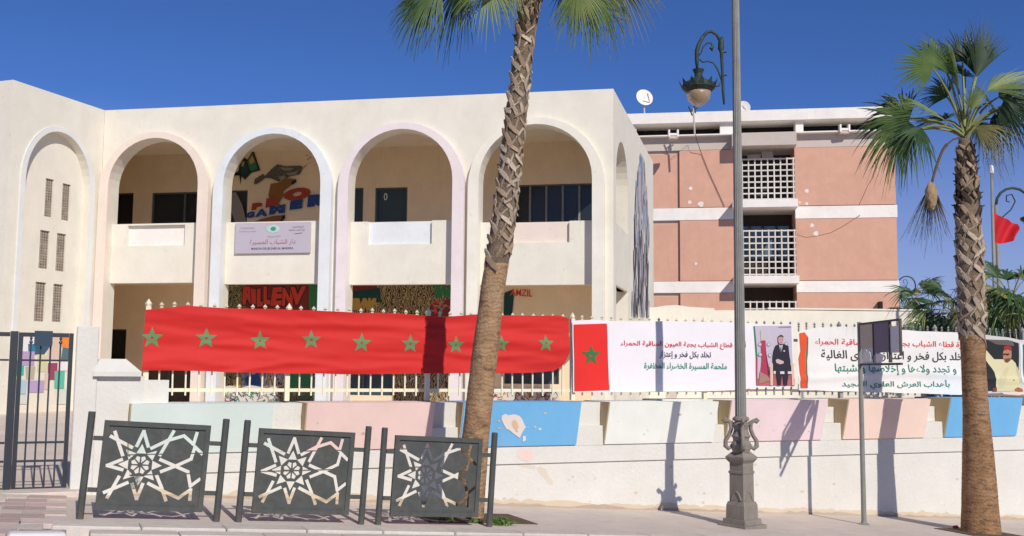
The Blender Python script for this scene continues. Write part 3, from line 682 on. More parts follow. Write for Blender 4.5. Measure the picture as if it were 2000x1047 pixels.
g6([(280, 720), (350, 690), (450, 665), (540, 655), (520, 720)], GBRN); g6([(535, 660), (555, 652), (560, 680), (530, 716), (515, 716)], GBLK)
def slant(s, pts, m, bold):
    """letters set one by one along a rising, growing line"""
    for ch, (x0, x1, yc, h) in zip(s, pts):
        a, b = c6((x0 - 1, yc)), c6((x1 + 1, yc)); gtext(ch, a[0], b[0], a[1], h / 4.361, m, ang=.10, bold=bold, shear=.1)
slant('PRO', [(270, 365, 582, 60), (388, 525, 548, 80), (545, 775, 480, 108)], GSR, .10)
slant('GAMER', [(228, 300, 655, 55), (300, 405, 638, 65), (418, 565, 610, 75), (592, 715, 568, 80), (742, 905, 532, 104)], GBLU, .10)
for k in range(7):
    x, y = rr.uniform(690, 850), rr.uniform(150, 350); g6([(x, y), (x + 3, y - 3), (x + rr.uniform(20, 50), y - rr.uniform(5, 40)), (x + 20, y - 2)], GGREY)

# signboard on the second parapet -----------------------------------------------
sa_, sz1 = FA.at(460, 436, .05); sb_, _ = FA.at(607, 436, .05); sz0 = FA.at(530, 495, .05)[1]
sg_ = T('signboard', 'lilac grey signboard with Arabic and French lettering on the second balcony front', 'sign', FA, ((sa_ + sb_) / 2, .05, sz0))
SGM = flat('sign_panel_lilac', (0.48, 0.44, 0.50)); part('panel', bx(sa_, sb_, .04, .096, sz0, sz1, bev=.008), SGM, sg_)
def stext(s, xl, xr, y, h, m, bold=.01):
    a, z = FA.at(xl, y, .04); b, _ = FA.at(xr, y, .04); bm = textpolys(s, a, b, z, h * 24.3 / FPX, bold=bold); lay(bm, .034); part('lettering', bm, m, sg_)
STR = flat('sign_red_ink', (0.42, 0.10, 0.14)); STK = flat('sign_dark_ink', (0.09, 0.06, 0.12)); STL = flat('sign_faint_ink', (0.33, 0.30, 0.37))
stext(arabic('دار الشباب المسيرة'), 488, 577, 474, 12, STR, .0)
stext('MAISON DE JEUNES AL MASSIRA', 491, 573, 486.5, 5.5, STK, .01)
for k, (t_, a, b) in enumerate(((arabic('المملكة المغربية'), 571, 593), (arabic('وزارة الشباب والرياضة'), 564, 595), (arabic('العيون'), 574, 590))): stext(t_, a, b, 443.5 + 6 * k, 4, STK, .0)
stext('ROYAUME DU MAROC', 470, 497, 446, 2.6, STL); stext('MINISTERE DE LA JEUNESSE', 468, 500, 453, 2.6, STL); stext(arabic('المديرية'), 522, 548, 462, 4, STL)
e0 = FA.at(534, 447, .04)
for (w_, h_, m, dn) in ((.17, .10, flat('sign_emblem_mint', (0.45, 0.62, 0.56)), .034), (.07, .05, flat('sign_emblem_green', (0.05, 0.28, 0.20)), .030)):
    bm = plate([(e0[0] + w_ * math.cos(t * .7854), e0[1] + h_ * math.sin(t * .7854)) for t in range(8)]); lay(bm, dn); part('emblem', bm, m, sg_)

# ================================================================== YARD WALL
YW = Frame((lambda d: (d.x * 30 / d.y, 30))(ray(1550, 600)), 3)
yw = T('yard_wall', 'plain cream wall between the cream school and the salmon block', 'wall', YW, (0, 0, -1.1))
y0, y1 = YW.at(1225, 610)[0], YW.at(1824, 610)[0]
top = [(y0, YW.at(1225, 603)[1])] + [(YW.at(x, y)[0], YW.at(x, y)[1]) for x, y in ((1281, 600), (1300, 597), (1322, 596), (1345, 599), (1360, 600), (1395, 602), (1396, 606), (1500, 606), (1824, 608))]
part('wall_face', plate([(y1, -1.3)] + [(x, z) for x, z in top[::-1]] + [(y0, -1.3)], [], 0, .25), CREAM, yw)
part('wall_cap', bx(YW.at(1500, 606)[0], y1 + .03, -.03, .28, top[-1][1] + .001, top[-1][1] + .05), CREAM, yw)
part('doorway', bx(YW.at(1300, 780)[0], YW.at(1322, 780)[0], -.004, .0, YW.at(1310, 790)[1], YW.at(1310, 700)[1]), GREYP, yw)

# ================================================================== APARTMENT BLOCK
ap = T('apartment_building', 'salmon pink apartment block with white floor bands and white lattice balconies', 'building', PB, (0, 0, -1.0))
def pq(x, y, n=0): return PB.at(x, y, n)
def prect(xl, xr, yt, yb, n=0):
    return pq(xl, (yt + yb) / 2, n)[0], pq(xr, (yt + yb) / 2, n)[0], pq((xl + xr) / 2, yb, n)[1], pq((xl + xr) / 2, yt, n)[1]
sL, sR = pq(1200, 400)[0], pq(1751, 400)[0]
zT = pq(1500, 219)[1]; z_fb = pq(1500, 240.5)[1]; z_open = pq(1500, 262)[1]; z_led = pq(1500, 281)[1]; z_p1t = pq(1500, 290)[1]
z_b1t, z_b1b = pq(1500, 404)[1], pq(1500, 428)[1]; z_b2t, z_b2b = pq(1500, 549)[1], pq(1500, 571.5)[1]
gA, gB = pq(1436, 450)[0], pq(1554, 450)[0]
part('roof_fascia', bx(sL - .3, sR + .25, -.40, 12, z_fb + .02, zT), WHITEP, ap)
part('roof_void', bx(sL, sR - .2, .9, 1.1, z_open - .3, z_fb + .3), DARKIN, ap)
for xl, xr in ((1205, 1243), (1406, 1437), (1553, 1568), (1728, 1750)):
    a, b, _, _ = prect(xl, xr, 240, 262); part('attic_pier', bx(a, b, -.20, .6, z_open, z_fb + .02), WHITEP, ap)
part('attic_ledge', bx(sL, sR, -.34, .45, z_led + .35, z_open), WHITEP, ap)
part('attic_ledge', bx(sL, sR, -.02, 1.6, z_p1t, z_led + .349), GREYP, ap)  # grey colour carries the shade under the overhanging ledge
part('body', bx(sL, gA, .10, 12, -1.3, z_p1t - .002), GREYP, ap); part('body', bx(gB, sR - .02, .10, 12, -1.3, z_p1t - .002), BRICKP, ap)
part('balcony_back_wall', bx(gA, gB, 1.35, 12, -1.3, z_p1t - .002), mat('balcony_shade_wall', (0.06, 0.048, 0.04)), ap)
rows = [(z_b1t, z_p1t), (z_b2t, z_b1b), (pq(1500, 700)[1], z_b2b)]
for ri, (z0, z1) in enumerate(rows):
    for xl, xr, nn in ((1205, 1324, 0.03), (1328, 1436, -.05), (1554, 1751, -.06)):
        a, b = pq(xl, 450)[0], pq(xr, 450)[0]
        part('wall_panel', bx(a, b, nn, .099, z0 + .02, z1 - (.14 if xl < 1325 else .02)), BRICKP, ap)
for z0, z1 in ((z_b1b, z_b1t), (z_b2b, z_b2t)):
    part('floor_band', bx(sL, gA, -.03, .099, z0 + .001, z1 - .001), WHITEP, ap); part('floor_band', bx(gB, sR + .02, -.03, .5, z0 + .001, z1 - .001), WHITEP, ap)
bars = mesh_of(bx(-.5, .5, -.5, .5, -.5, .5), mat('lattice_concrete', (0.66, 0.63, 0.58), var=.12, scale=6, rnd=.08), 'lattice_bar')
for k, (ys, yt, yb) in enumerate(((396, 309, 394), (542, 449, 541), (690, 588, 689))):
    zt_s = pq(1500, ys)[1]
    part('balcony_slab', bx(gA - .12, gB + .02, -.85, 1.34, zt_s - .30, zt_s), WHITEP, ap)
    z0, z1 = pq(1500, yb)[1], pq(1500, yt)[1]; t = .052
    nv, nh = 10, 8
    for i in range(nv):
        x = gA + .05 + (gB - gA - .1) * i / (nv - 1); inst('lattice_bar', bars, ap.o, (x, -.02, (z0 + z1) / 2 - ap.off.z), (0, 0, 0), (t, .10, z1 - z0))
    for j in range(nh):
        z = z0 + .10 + (z1 - z0 - .14) * j / (nh - 1); inst('lattice_bar', bars, ap.o, ((gA + gB) / 2, -.02, z - ap.off.z), (0, 0, 0), (gB - gA, .08, t))
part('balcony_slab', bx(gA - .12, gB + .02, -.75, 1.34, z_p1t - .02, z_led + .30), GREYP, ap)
SKYW = mat('blueish_pane', (0.10, 0.16, 0.20), rough=.1, bump=0, spec=.6)
w = part('window', bx(gA + .1, gB - .1, 1.20, 1.30, pq(1500, 500)[1], z_b1b - .12), SKYW, ap)
for i in range(5):
    x = gA + .1 + (gB - gA - .2) * i / 4; part('mullion', bx(x - .05, x + .05, 1.12, 1.198, pq(1500, 500)[1], z_b1b - .12), GATEM, ap, parent=w)
a, b, z0, z1 = prect(1490, 1512, 291, 304); part('shutter_leaf', bx(a, b, .5, .55, z0, z1), GREYP, ap); a, b, z0, z1 = prect(1462, 1488, 296, 306); part('shutter_leaf', bx(a, b, .6, .65, z0, z1), GREYP, ap)
CABL = flat('black_cable', (0.03, 0.03, 0.03)); CRK = flat('wall_crack', (0.30, 0.15, 0.10))
def strip(pts, w_, n, fr): 
    bm = B(); q = [fr.at(x, y, n) for x, y in pts]
    tube(bm, [(a, n, z) for a, z in q], w_, n=4); return bm
part('wall_crack', strip([(1711, 318), (1706, 345), (1695, 362), (1688, 378), (1678, 400)], .012, -.062, PB), CRK, ap)
part('wall_crack', strip([(1556, 458), (1575, 464), (1600, 460), (1622, 455), (1650, 440), (1680, 420)], .012, -.062, PB), CRK, ap)
for x, y, r in ((1349, 368, 4), (1347, 395, 4), (1369, 399, 6), (1576, 373, 4), (1576, 398, 3), (1562, 395, 2), (1594, 456, 5), (1586, 440, 4), (1359, 515, 3), (1720, 598, 5)):
    c = pq(x, y, -.06); bm = plate([(c[0] + r / 50 * (1 + .3 * math.sin(t * 2.3 + x)) * math.cos(t * .785), c[1] + r / 50 * math.sin(t * .785)) for t in range(8)]); lay(bm, -.064); part('bare_spot', bm, PATCH, ap)
vm = part('vent_hood', bx(pq(1714, 600)[0], pq(1721, 600)[0], -.35, -.061, pq(1717, 605)[1], pq(1717, 590)[1]), DARKIN, ap)

# ================================================================== BANNERS ON THE RAILING
BN = FN - .06
def nz(x, y, z=0): return mnoise.noise(Vector((x, y, z)))
def cloth(name, topx, botx, fn, m, t, left=None, ns=150, nz_=26, hem=0):
    tp = sorted(W.at(x, y, BN) for x, y in topx); bt = sorted(W.at(x, y, BN) for x, y in botx)
    bm = B(); g = []
    for i in range(ns + 1):
        a = i / ns; st = tp[0][0] + (tp[-1][0] - tp[0][0]) * a; sb = bt[0][0] + (bt[-1][0] - bt[0][0]) * a
        z1, z0 = interp(st, tp), interp(sb, bt); row = []
        for j in range(nz_ + 1):
            b = j / nz_; s = sb + (st - sb) * b; z = z0 + (z1 - z0) * b
            z += .006 * nz(s * 3, 7 + b) * (1 if j in (0, nz_) else .3)
            row.append(bm.verts.new((s, fn(s, z), z)))
        g.append(row)
    for i in range(ns):
        for j in range(nz_): bm.faces.new((g[i][j], g[i + 1][j], g[i + 1][j + 1], g[i][j + 1]))
    return part(name, bm, m, t, smooth=True)
def star(cx, cy, rpx, fn, m, t, n=BN, rot=0, parent=None):
    s, z = W.at(cx, cy, n); s2, _ = W.at(cx + 10, cy, n); _, z2 = W.at(cx, cy - 10, n); r = rpx * abs(z2 - z) / 10
    r_s = r * 1.0
    o = []; hole = []
    for k in range(10):
        a = math.pi / 2 + k * math.pi / 5 + rot; q = r if k % 2 == 0 else r * .42; o.append((s + q * math.cos(a) * r_s / r, z + q * math.sin(a)))
    for k in range(5):
        a = -math.pi / 2 + k * 2 * math.pi / 5 + rot; hole.append((s + .15 * r * math.cos(a), z + .15 * r * math.sin(a)))
    return part('star', drape(plate([o], [hole]), fn, .004, .05), m, t, parent=parent)
def redfn(s, z):
    f = .009 * math.sin(z * 26 + 2.2 * nz(s * .55, z * .8) * 3 + s * .35) * (.55 + nz(s * .5, 3))
    f += .022 * nz(s * .7, z * 4.0, 1) + .034 * abs(nz(s * .55 + z * .4, z * 5.5, 4)) + .020 * abs(nz(s * 1.4 - z, z * 9 + s * .5, 14)) + .03 * nz(s * .35, z * 2.0, 9)
    d = z - (-.02 + .10 * math.cos((s + 6.0) * 2.2)); 
    if -7.2 < s < -5.2: f -= .030 * math.exp(-(d / .035) ** 2) * math.sin((s + 7.2) / 2 * math.pi)
    f -= .012 * abs(math.sin((s + .3) * math.pi / 1.8)) * max(0, z - .4)
    return BN - .01 + f
rb = T('red_banner', 'long red cloth banner with a row of nine green stars tied along the railing', 'banner', W, (W.at(700, 730, BN)[0], BN, W.at(700, 730, BN)[1]))
cloth('cloth', [(284, 605), (300, 604), (330, 601), (367, 597), (452, 603), (520, 603), (624, 607), (700, 611), (760, 611), (867, 619), (933, 614), (1020, 617), (1095, 616), (1112, 622)],
      [(277, 724), (330, 723), (452, 727), (600, 730), (720, 731), (853, 729), (912, 729), (1000, 729), (1060, 727), (1084, 724), (1100, 713), (1112, 690)], redfn, RED, rb, ns=200, nz_=30)
for cx, cy, r in ((297, 660, 22), (403, 661, 21.5), (508, 666, 20.5), (608, 664, 20), (706, 670, 20.5), (801, 672, 19.5), (890, 674, 18.5), (978, 672, 18), (1065, 671, 18)): star(cx, cy, r, redfn, STARG, rb, rot=random.uniform(-.06, .06))
def whfn(s, z):
    return BN - .012 + .016 * nz(s * .8, z * 1.6, 2) + .006 * nz(s * 3, z * 3, 5) + .012 * nz(s * 2.0 + z * 2, z * .7, 8)
def wh2fn(s, z):
    f = BN - .014 + .030 * nz(s * .7, z * 2.2, 12) + .012 * nz(s * 2.5, z * 4, 15)
    a = s - W.at(1600, 650, BN)[0]; f += .03 * math.exp(-((a - 1.1 + (0.75 - z) * .9) / .09) ** 2) * max(0, .5 - abs(z - .4))
    f += .016 * math.sin((s * 1.0) * 24) * max(0, z - .35) * math.exp(-((s - W.at(1620, 650, BN)[0]) / .5) ** 2) * 2
    f -= .02 * math.exp(-((z + .02 + .05 * math.sin(s * 1.4)) / .05) ** 2)
    return f
def bdec(name, pts, m, t, fn, lift=.004, parent=None, label=None):
    return part(name, drape(plate(pxpoly(W, pts, BN)), fn, lift + .004, .05), m, t, parent=parent, label=label)
def btext(s, xl, xr, yc, hpx, m, t, fn, bold=.018, lift=.005, name='lettering', shear=0):
    a, z = W.at(xl, yc, BN); b, zb2 = W.at(xr, yc, BN); h = W.at(xl, yc - hpx / 2, BN)[1] - W.at(xl, yc + hpx / 2, BN)[1]
    return part(name, drape(textpolys(s, a, b, (z + zb2) / 2, h, bold=bold, shear=shear), fn, lift + .004, .05), m, t)
IR = flat('ink_red', (0.62, 0.03, 0.07)); IK = flat('ink_dark', (0.05, 0.04, 0.10)); IG = flat('ink_green', (0.02, 0.26, 0.17)); IB = flat('ink_black', (0.03, 0.03, 0.03)); IR2 = flat('ink_bright_red', (0.72, 0.05, 0.05)); IG2 = flat('ink_deep_green', (0.01, 0.22, 0.14))
wb = T('white_banner', 'white banner with red flag panel at one end, seated man at the other', 'banner', W, (W.at(1330, 765, BN)[0], BN, W.at(1330, 765, BN)[1]), group='white banners with Arabic lettering')
cloth('cloth', [(1117, 626), (1160, 625), (1240, 628), (1300, 627), (1400, 629), (1440, 630), (1500, 634), (1547, 633)], [(1119, 766), (1190, 766), (1300, 765), (1380, 764), (1440, 762), (1475, 757), (1552, 755)], whfn, WCLOTH, wb, ns=120)
rp = bdec('flag_panel', [(1119, 634), (1184, 632), (1186, 690), (1189, 762), (1121, 764)], flat('printed_red', (0.70, 0.025, 0.02)), wb, whfn)
star(1153, 694, 21, lambda s, z: whfn(s, z) - .010, STARG2, wb, parent=rp)
btext(arabic('أسرة قطاع الشباب بجهة العيون الساقية الحمراء'), 1211, 1455, 673, 17, IR, wb, whfn, bold=.012)
btext(arabic('تخلد بكل فخر و إعتزاز'), 1286, 1387, 694, 16, IK, wb, whfn, bold=.012)
btext(arabic('ملحمة المسيرة الخضراء المظفرة'), 1257, 1418, 716, 16, IG, wb, whfn, bold=.012)
# printed photograph of a seated man between flag and chair (flat print)
def ph(p): return (1470 + p[0] * 130 / 851, 620 + p[1] * 160 / 1047)
pr_ = bdec('photo_print', [ph(p) for p in ((10, 110), (480, 105), (525, 870), (40, 870))], flat('print_lilac_grey', (0.50, 0.46, 0.54)), wb, whfn, label='printed photograph of a man in a dark suit seated on a chair')
pk = [0]
def pdec(pts, c, nm='print_shape', f=ph, t=None, fn=whfn, par=None, nx='print'):
    pk[0] += 1; return bdec(nm, [f(p) for p in pts], flat('%s_%d_%d_%d' % (nx, c[0] * 100, c[1] * 100, c[2] * 100), c), t or wb, fn, lift=.007 + .0006 * pk[0], parent=par or pr_)
pdec([(0, 110), (14, 110), (45, 500), (45, 868), (35, 868), (25, 500)], (0.02, 0.20, 0.12)); pdec([(28, 520), (45, 500), (50, 868), (36, 868)], (0.50, 0.03, 0.08))
pdec([(40, 780), (525, 780), (525, 870), (42, 870)], (0.42, 0.12, 0.13)); pdec([(225, 600), (505, 600), (510, 790), (225, 790)], (0.34, 0.10, 0.12))
pdec([(320, 120), (478, 112), (478, 128), (320, 134)], (0.30, 0.27, 0.33))
pdec([(85, 300), (150, 295), (160, 480), (200, 700), (210, 800), (70, 830), (95, 560)], (0.40, 0.04, 0.09)); pdec([(145, 420), (162, 480), (205, 740), (180, 740)], (0.08, 0.03, 0.05)); pdec([(85, 170), (110, 150), (135, 290), (90, 300)], (0.55, 0.48, 0.42))
for cx, cy in ((75, 345), (190, 345), (205, 485), (75, 475), (415, 340), (205, 620)):
    o = [(cx + 26 * math.cos(k * .785), cy + 26 * math.sin(k * .785)) for k in range(8)]; pdec(o, (0.30, 0.27, 0.33)); pdec([(cx + 17 * math.cos(k * .785), cy + 17 * math.sin(k * .785)) for k in range(8)], (0.58, 0.54, 0.60))
pdec([(75, 690), (160, 740), (215, 800), (60, 850)], (0.34, 0.20, 0.16)); pdec([(200, 600), (240, 600), (236, 868), (206, 868)], (0.66, 0.46, 0.36)); pdec([(476, 600), (510, 600), (514, 868), (482, 868)], (0.66, 0.46, 0.36)); pdec([(195, 590), (262, 590), (262, 612), (195, 612)], (0.66, 0.46, 0.36)); pdec([(450, 590), (515, 590), (515, 612), (450, 612)], (0.66, 0.46, 0.36))
pdec([(236, 520), (250, 430), (275, 360), (330, 335), (380, 340), (440, 365), (455, 480), (468, 560), (470, 690), (440, 720), (415, 868), (372, 868), (362, 740), (350, 740), (336, 868), (296, 868), (278, 720), (236, 690), (238, 560)], (0.022, 0.022, 0.035))
pdec([(318, 345), (345, 365), (368, 345), (350, 440), (340, 440)], (0.62, 0.58, 0.60)); pdec([(336, 372), (350, 372), (352, 440), (343, 450), (334, 430)], (0.12, 0.12, 0.14))
pdec([(306, 265), (318, 235), (345, 226), (368, 240), (374, 280), (368, 320), (345, 345), (322, 335), (308, 310)], (0.50, 0.30, 0.27)); pdec([(304, 272), (310, 238), (345, 222), (370, 238), (376, 262), (350, 246), (320, 250)], (0.03, 0.025, 0.03))
pdec([(326, 278), (338, 278), (338, 284), (326, 284)], (0.10, 0.05, 0.05)); pdec([(350, 278), (362, 278), (362, 284), (350, 284)], (0.10, 0.05, 0.05)); pdec([(334, 318), (356, 318), (352, 325), (338, 325)], (0.36, 0.14, 0.14))
pdec([(272, 545), (300, 530), (375, 560), (380, 585), (330, 600), (280, 580)], (0.55, 0.40, 0.38)); pdec([(372, 420), (396, 420), (394, 438), (376, 440)], (0.5, 0.48, 0.5))
pdec([(240, 685), (268, 685), (266, 722), (242, 722)], (0.62, 0.58, 0.58)); pdec([(325, 690), (380, 690), (380, 722), (325, 722)], (0.62, 0.58, 0.58)); pdec([(425, 690), (480, 690), (480, 722), (425, 722)], (0.62, 0.58, 0.58))
# second white banner
wb2 = T('white_banner', 'creased white banner with four lines of Arabic and a waving man, behind the right palm', 'banner', W, (W.at(1750, 770, BN)[0], BN, W.at(1750, 770, BN)[1]), group='white banners with Arabic lettering')
WC2 = clothmat('white_banner_cloth_aged', (0.76, 0.75, 0.72))
cloth('cloth', [(1556, 648), (1575, 644), (1595, 640), (1640, 638), (1700, 640), (1800, 647), (1880, 650), (1930, 655), (1975, 663), (2060, 668)], [(1557, 762), (1600, 763), (1700, 766), (1780, 768), (1870, 771), (1990, 771), (2060, 771)], wh2fn, WC2, wb2, ns=130)
bdec('ribbon_print', [(1559, 651), (1570, 649), (1574, 655), (1574, 675), (1572, 694), (1573, 758), (1562, 758), (1558, 700), (1562, 685), (1560, 668)], flat('ribbon_orange_red', (0.72, 0.09, 0.03)), wb2, wh2fn)
bdec('ribbon_print', [(1574.5, 655), (1577, 660), (1577, 690), (1575, 705), (1576, 758), (1573.6, 758), (1573, 694), (1574.8, 675)], flat('ribbon_edge_green', (0.06, 0.2, 0.1)), wb2, wh2fn)
btext(arabic('أسرة قطاع الشباب بجهة العيون الساقية الحمراء'), 1590, 1893, 671, 21, IR2, wb2, wh2fn, bold=.008)
btext(arabic('تخلد بكل فخر و اعتزاز للذكرى الغالية'), 1603, 1886, 696, 22, IB, wb2, wh2fn, bold=.008)
btext(arabic('و تجدد ولاءها و إخلاصها وتشبتها'), 1629, 1865, 722, 22, IG2, wb2, wh2fn, bold=.008)
btext(arabic('بأهداب العرش العلوي المجيد'), 1643, 1853, 751, 20, IG2, wb2, wh2fn, bold=.008)
def p4(p): return (1880 + p[0] * 120 / 785, 630 + p[1] * 160 / 1047)
pr2 = bdec('photo_print', [p4(p) for p in ((100, 150), (270, 160), (560, 190), (780, 235), (1000, 250), (1000, 935), (100, 935))], flat('print_car_body', (0.58, 0.57, 0.56)), wb2, wh2fn, label='printed photograph of a man in a cream robe waving from a car')
pk[0] = 0
def pd2(pts, c): return pdec(pts, c, f=p4, t=wb2, fn=wh2fn, par=pr2)
pd2([(110, 215), (560, 225), (700, 265), (705, 600), (660, 820), (560, 860), (270, 880), (110, 880)], (0.02, 0.022, 0.025)); pd2([(280, 215), (620, 235), (640, 300), (420, 280)], (0.12, 0.10, 0.09)); pd2([(752, 280), (1000, 285), (1000, 820), (765, 800)], (0.015, 0.16, 0.12))
pd2([(712, 265), (748, 262), (756, 780), (730, 760)], (0.66, 0.72, 0.72))
pd2([(285, 350), (330, 400), (390, 470), (500, 470), (560, 500), (610, 470), (660, 520), (700, 640), (722, 760), (690, 850), (600, 880), (410, 880), (400, 760), (390, 640), (360, 590), (310, 520), (285, 480)], (0.66, 0.60, 0.36)); pd2([(440, 700), (560, 560), (580, 580), (500, 820), (430, 860)], (0.60, 0.54, 0.32)); pd2([(690, 560), (725, 760), (700, 780), (670, 600)], (0.55, 0.48, 0.28))
pd2([(498, 385), (510, 350), (560, 340), (602, 360), (606, 430), (590, 490), (555, 515), (520, 505), (500, 450)], (0.42, 0.20, 0.12)); pd2([(505, 360), (508, 305), (550, 295), (600, 312), (608, 370), (560, 345)], (0.30, 0.03, 0.03)); pd2([(498, 395), (560, 398), (575, 392), (578, 408), (555, 424), (530, 412), (505, 420)], (0.02, 0.015, 0.015)); pd2([(515, 470), (545, 460), (585, 455), (592, 480), (560, 512), (530, 508)], (0.13, 0.07, 0.04))
pd2([(640, 850), (680, 825), (740, 850), (745, 880), (650, 885)], (0.36, 0.13, 0.05)); pd2([(360, 840), (410, 825), (415, 880), (360, 885)], (0.22, 0.05, 0.04)); pd2([(300, 905), (560, 900), (760, 925), (760, 950), (300, 935)], (0.22, 0.18, 0.15)); pd2([(470, 890), (640, 880), (780, 900), (700, 930), (500, 915)], (0.74, 0.62, 0.56))

# ================================================================== STREET BARRIERS
def cp(p):                                     # outline survey of the first panel, in its own plane
    X = (p[0] - 515) + .097 * (p[1] - 535); Y = (p[1] - 535) - .045 * X
    return (.46 + X * .00114, .495 - Y * .00119)
PZ0, PZ1, PX0, PX1 = .085, .885, .115, 1.055
st_w = .0305; polys = []
def sk(*pts): polys.extend(stroke([cp(p) for p in pts], st_w))
sk((385, 490), (268, 537), (390, 572)); sk((485, 398), (541, 278), (578, 402)); sk((455, 672), (492, 792), (540, 672))
sk((285, 313), (460, 405)); sk((320, 275), (385, 468)); sk((240, 742), (430, 665)); sk((268, 785), (362, 615))
sk((592, 412), (720, 350), (852, 312), (928, 378), (957, 282)); sk((776, 270), (662, 468))
sk((662, 492), (790, 548), (885, 590), (905, 702), (985, 645)); sk((668, 590), (790, 545), (910, 492), (940, 398), (1002, 458))
sk((572, 672), (690, 735), (812, 792), (908, 728), (902, 815)); sk((640, 610), (680, 705), (718, 815))
C0 = cp((515, 535))
def rot(p, a): c, s = math.cos(a), math.sin(a); return (C0[0] + p[0] * c - p[1] * s, C0[1] + p[0] * s + p[1] * c)
for k in range(8):
    a = k * math.pi / 4
    polys.append([rot(p, a) for p in ((.105, -.036), (.190, .0), (.105, .036), (.120, 0))] if False else [rot(p, a) for p in ((.104, -.043), (.192, .0), (.104, .043))])
    polys.append([rot(p, a + .39) for p in ((.020, .0), (.068, -.0225), (.086, 0), (.068, .0225))])
bpl = mesh_of(plate(rect(PX0 + .045, PX1 - .045, PZ0 + .045, PZ1 - .045), polys, -.004, .004), IRON, 'barrier_plate')
fb = plate(rect(PX0, PX1, PZ0, PZ1), [rect(PX0 + .045, PX1 - .045, PZ0 + .045, PZ1 - .045)], -.02, .02); fme = mesh_of(fb, IRON, 'barrier_frame')
BL = 1.19; pb_ = B(); lathe(pb_, [(.032, -.12), (.032, .945), (.028, .955)], n=12); pme = mesh_of(pb_, IRON, 'barrier_post', smooth=False)
rme = mesh_of(bx(0, 1, -.012, .012, -.02, .02), IRON, 'barrier_rail')
lab = ['leftmost charcoal street barrier with star cutout panel, beside the gate', 'charcoal street barrier with star cutout panel in the middle of the three', 'right charcoal street barrier with star cutout panel, in front of the palm trunk']
for k, s in enumerate((-8.41, -7.02, -5.66)):
    b = T('street_barrier', lab[k], 'barrier', W, (s, -2.0, gz(s)), group='star cutout barriers along the kerb', rot=(0, ANG + (.0, -.004, -.01)[k], W.rot))
    inst('panel', bpl, b.o); inst('panel_frame', fme, b.o); inst('post', pme, b.o); inst('post', pme, b.o, (BL, 0, 0))
    for z in (.26, .72):
        inst('rail', rme, b.o, (.034, 0, z), sc=(PX0 - .035, 1, 1)); inst('rail', rme, b.o, (PX1 + .001, 0, z), sc=(BL - .034 - PX1, 1, 1))

# ================================================================== MAIN STREET LAMP
gl_ = ray(1445, 1027); LPx, LPy = 2.78, 12.86
LF = Frame((LPx, LPy), 40); LZ = gz((Vector((LPx, LPy, 0)) - W.P).dot(W.u))
lp = T('street_lamp', 'tall grey street lamp with ornate cast base and dark green curled arm', 'street lamp', LF, (0, 0, LZ))
Q = .00624
def zy(y): return LZ + (1027 - y) * Q
bm = B()
for r0, z0, r1, z1 in ((.295, -.05, .29, .035), (.235, .035, .225, .10)): lathe(bm, [(r0, LZ + z0), (r1, LZ + z1)], n=4, phase=.5)
lathe(bm, [(.19, LZ + .10), (.185, LZ + .26), (.165, LZ + .30)], n=4, phase=.5)
part('base_plinth', bm, CASTG, lp)
bm = B(); lathe(bm, [(.146, LZ + .30), (.143, LZ + .63), (.155, LZ + .635), (.155, LZ + .66), (.14, LZ + .665), (.14, LZ + .755), (.185, LZ + .80), (.19, LZ + .83), (.115, LZ + .885)], n=4, phase=.5)
part('pedestal', bm, CASTG, lp)
bm = B()
for k in range(4):
    a = k * math.pi / 2; c = Vector((math.cos(a), math.sin(a), 0)); d = Vector((-c.y, c.x, 0))
    pts = [c * .103 + d * (.06 * math.sin(t * math.pi)) * 0 + d * (-.07 + .14 * t) + Vector((0, 0, LZ + .32 + .10 * math.sin(t * math.pi))) for t in [i / 8 for i in range(9)]]
    tube(bm, pts, .012, n=5)
part('pedestal_relief', bm, CASTG, lp)
bm = B(); lathe(bm, [(.10, LZ + .88), (.118, LZ + .93), (.122, LZ + .98), (.095, LZ + 1.02), (.098, LZ + 1.05), (.118, LZ + 1.075), (.10, LZ + 1.10), (.082, LZ + 1.15), (.10, LZ + 1.21), (.072, LZ + 1.25), (.10, LZ + 1.265), (.10, LZ + 1.29), (.075, LZ + 1.31)], n=16)
part('shaft_collar', bm, CASTG, lp, smooth=False)
for k in range(4):
    a = math.pi / 4 + k * math.pi / 2; c = Vector((math.cos(a), math.sin(a), 0))
    pr = [(.08, 1.19), (.105, 1.235), (.15, 1.26), (.19, 1.245), (.205, 1.262), (.19, 1.28), (.165, 1.27), (.125, 1.225), (.115, 1.16), (.145, 1.08), (.185, 1.02), (.185, .955), (.15, .925), (.118, .945), (.125, .975)]
    part('scroll', tube(B(), [c * r + Vector((0, 0, LZ + z)) for r, z in pr], [.018, .02, .02, .024, .024, .018, .015, .02, .026, .024, .026, .03, .028, .02, .01], n=7), CASTG, lp, smooth=True)
bm = B(); n = 16; rings = []
for z, r in ((LZ + 1.29, .068), (LZ + 4.2, .055), (LZ + 7.6, .042)):
    rings.append([bm.verts.new((r * (1 - .10 * (k % 2)) * math.cos(2 * math.pi * k / 32), r * (1 - .10 * (k % 2)) * math.sin(2 * math.pi * k / 32), z)) for k in range(32)])
for i in range(2):
    for k in range(32): bm.faces.new((rings[i][k], rings[i][(k + 1) % 32], rings[i + 1][(k + 1) % 32], rings[i + 1][k]))
part('shaft', bm, STEELG, lp)
part('finial', lathe(B(), [(.042, LZ + 7.6), (.06, LZ + 7.65), (.03, LZ + 7.75), (.05, LZ + 7.82), (.005, LZ + 7.95)], n=10), GREENB, lp)
LV = Frame((LPx, LPy), 0)
def lq(p): a, z = LV.at(*p); return Vector((a, 0, z))
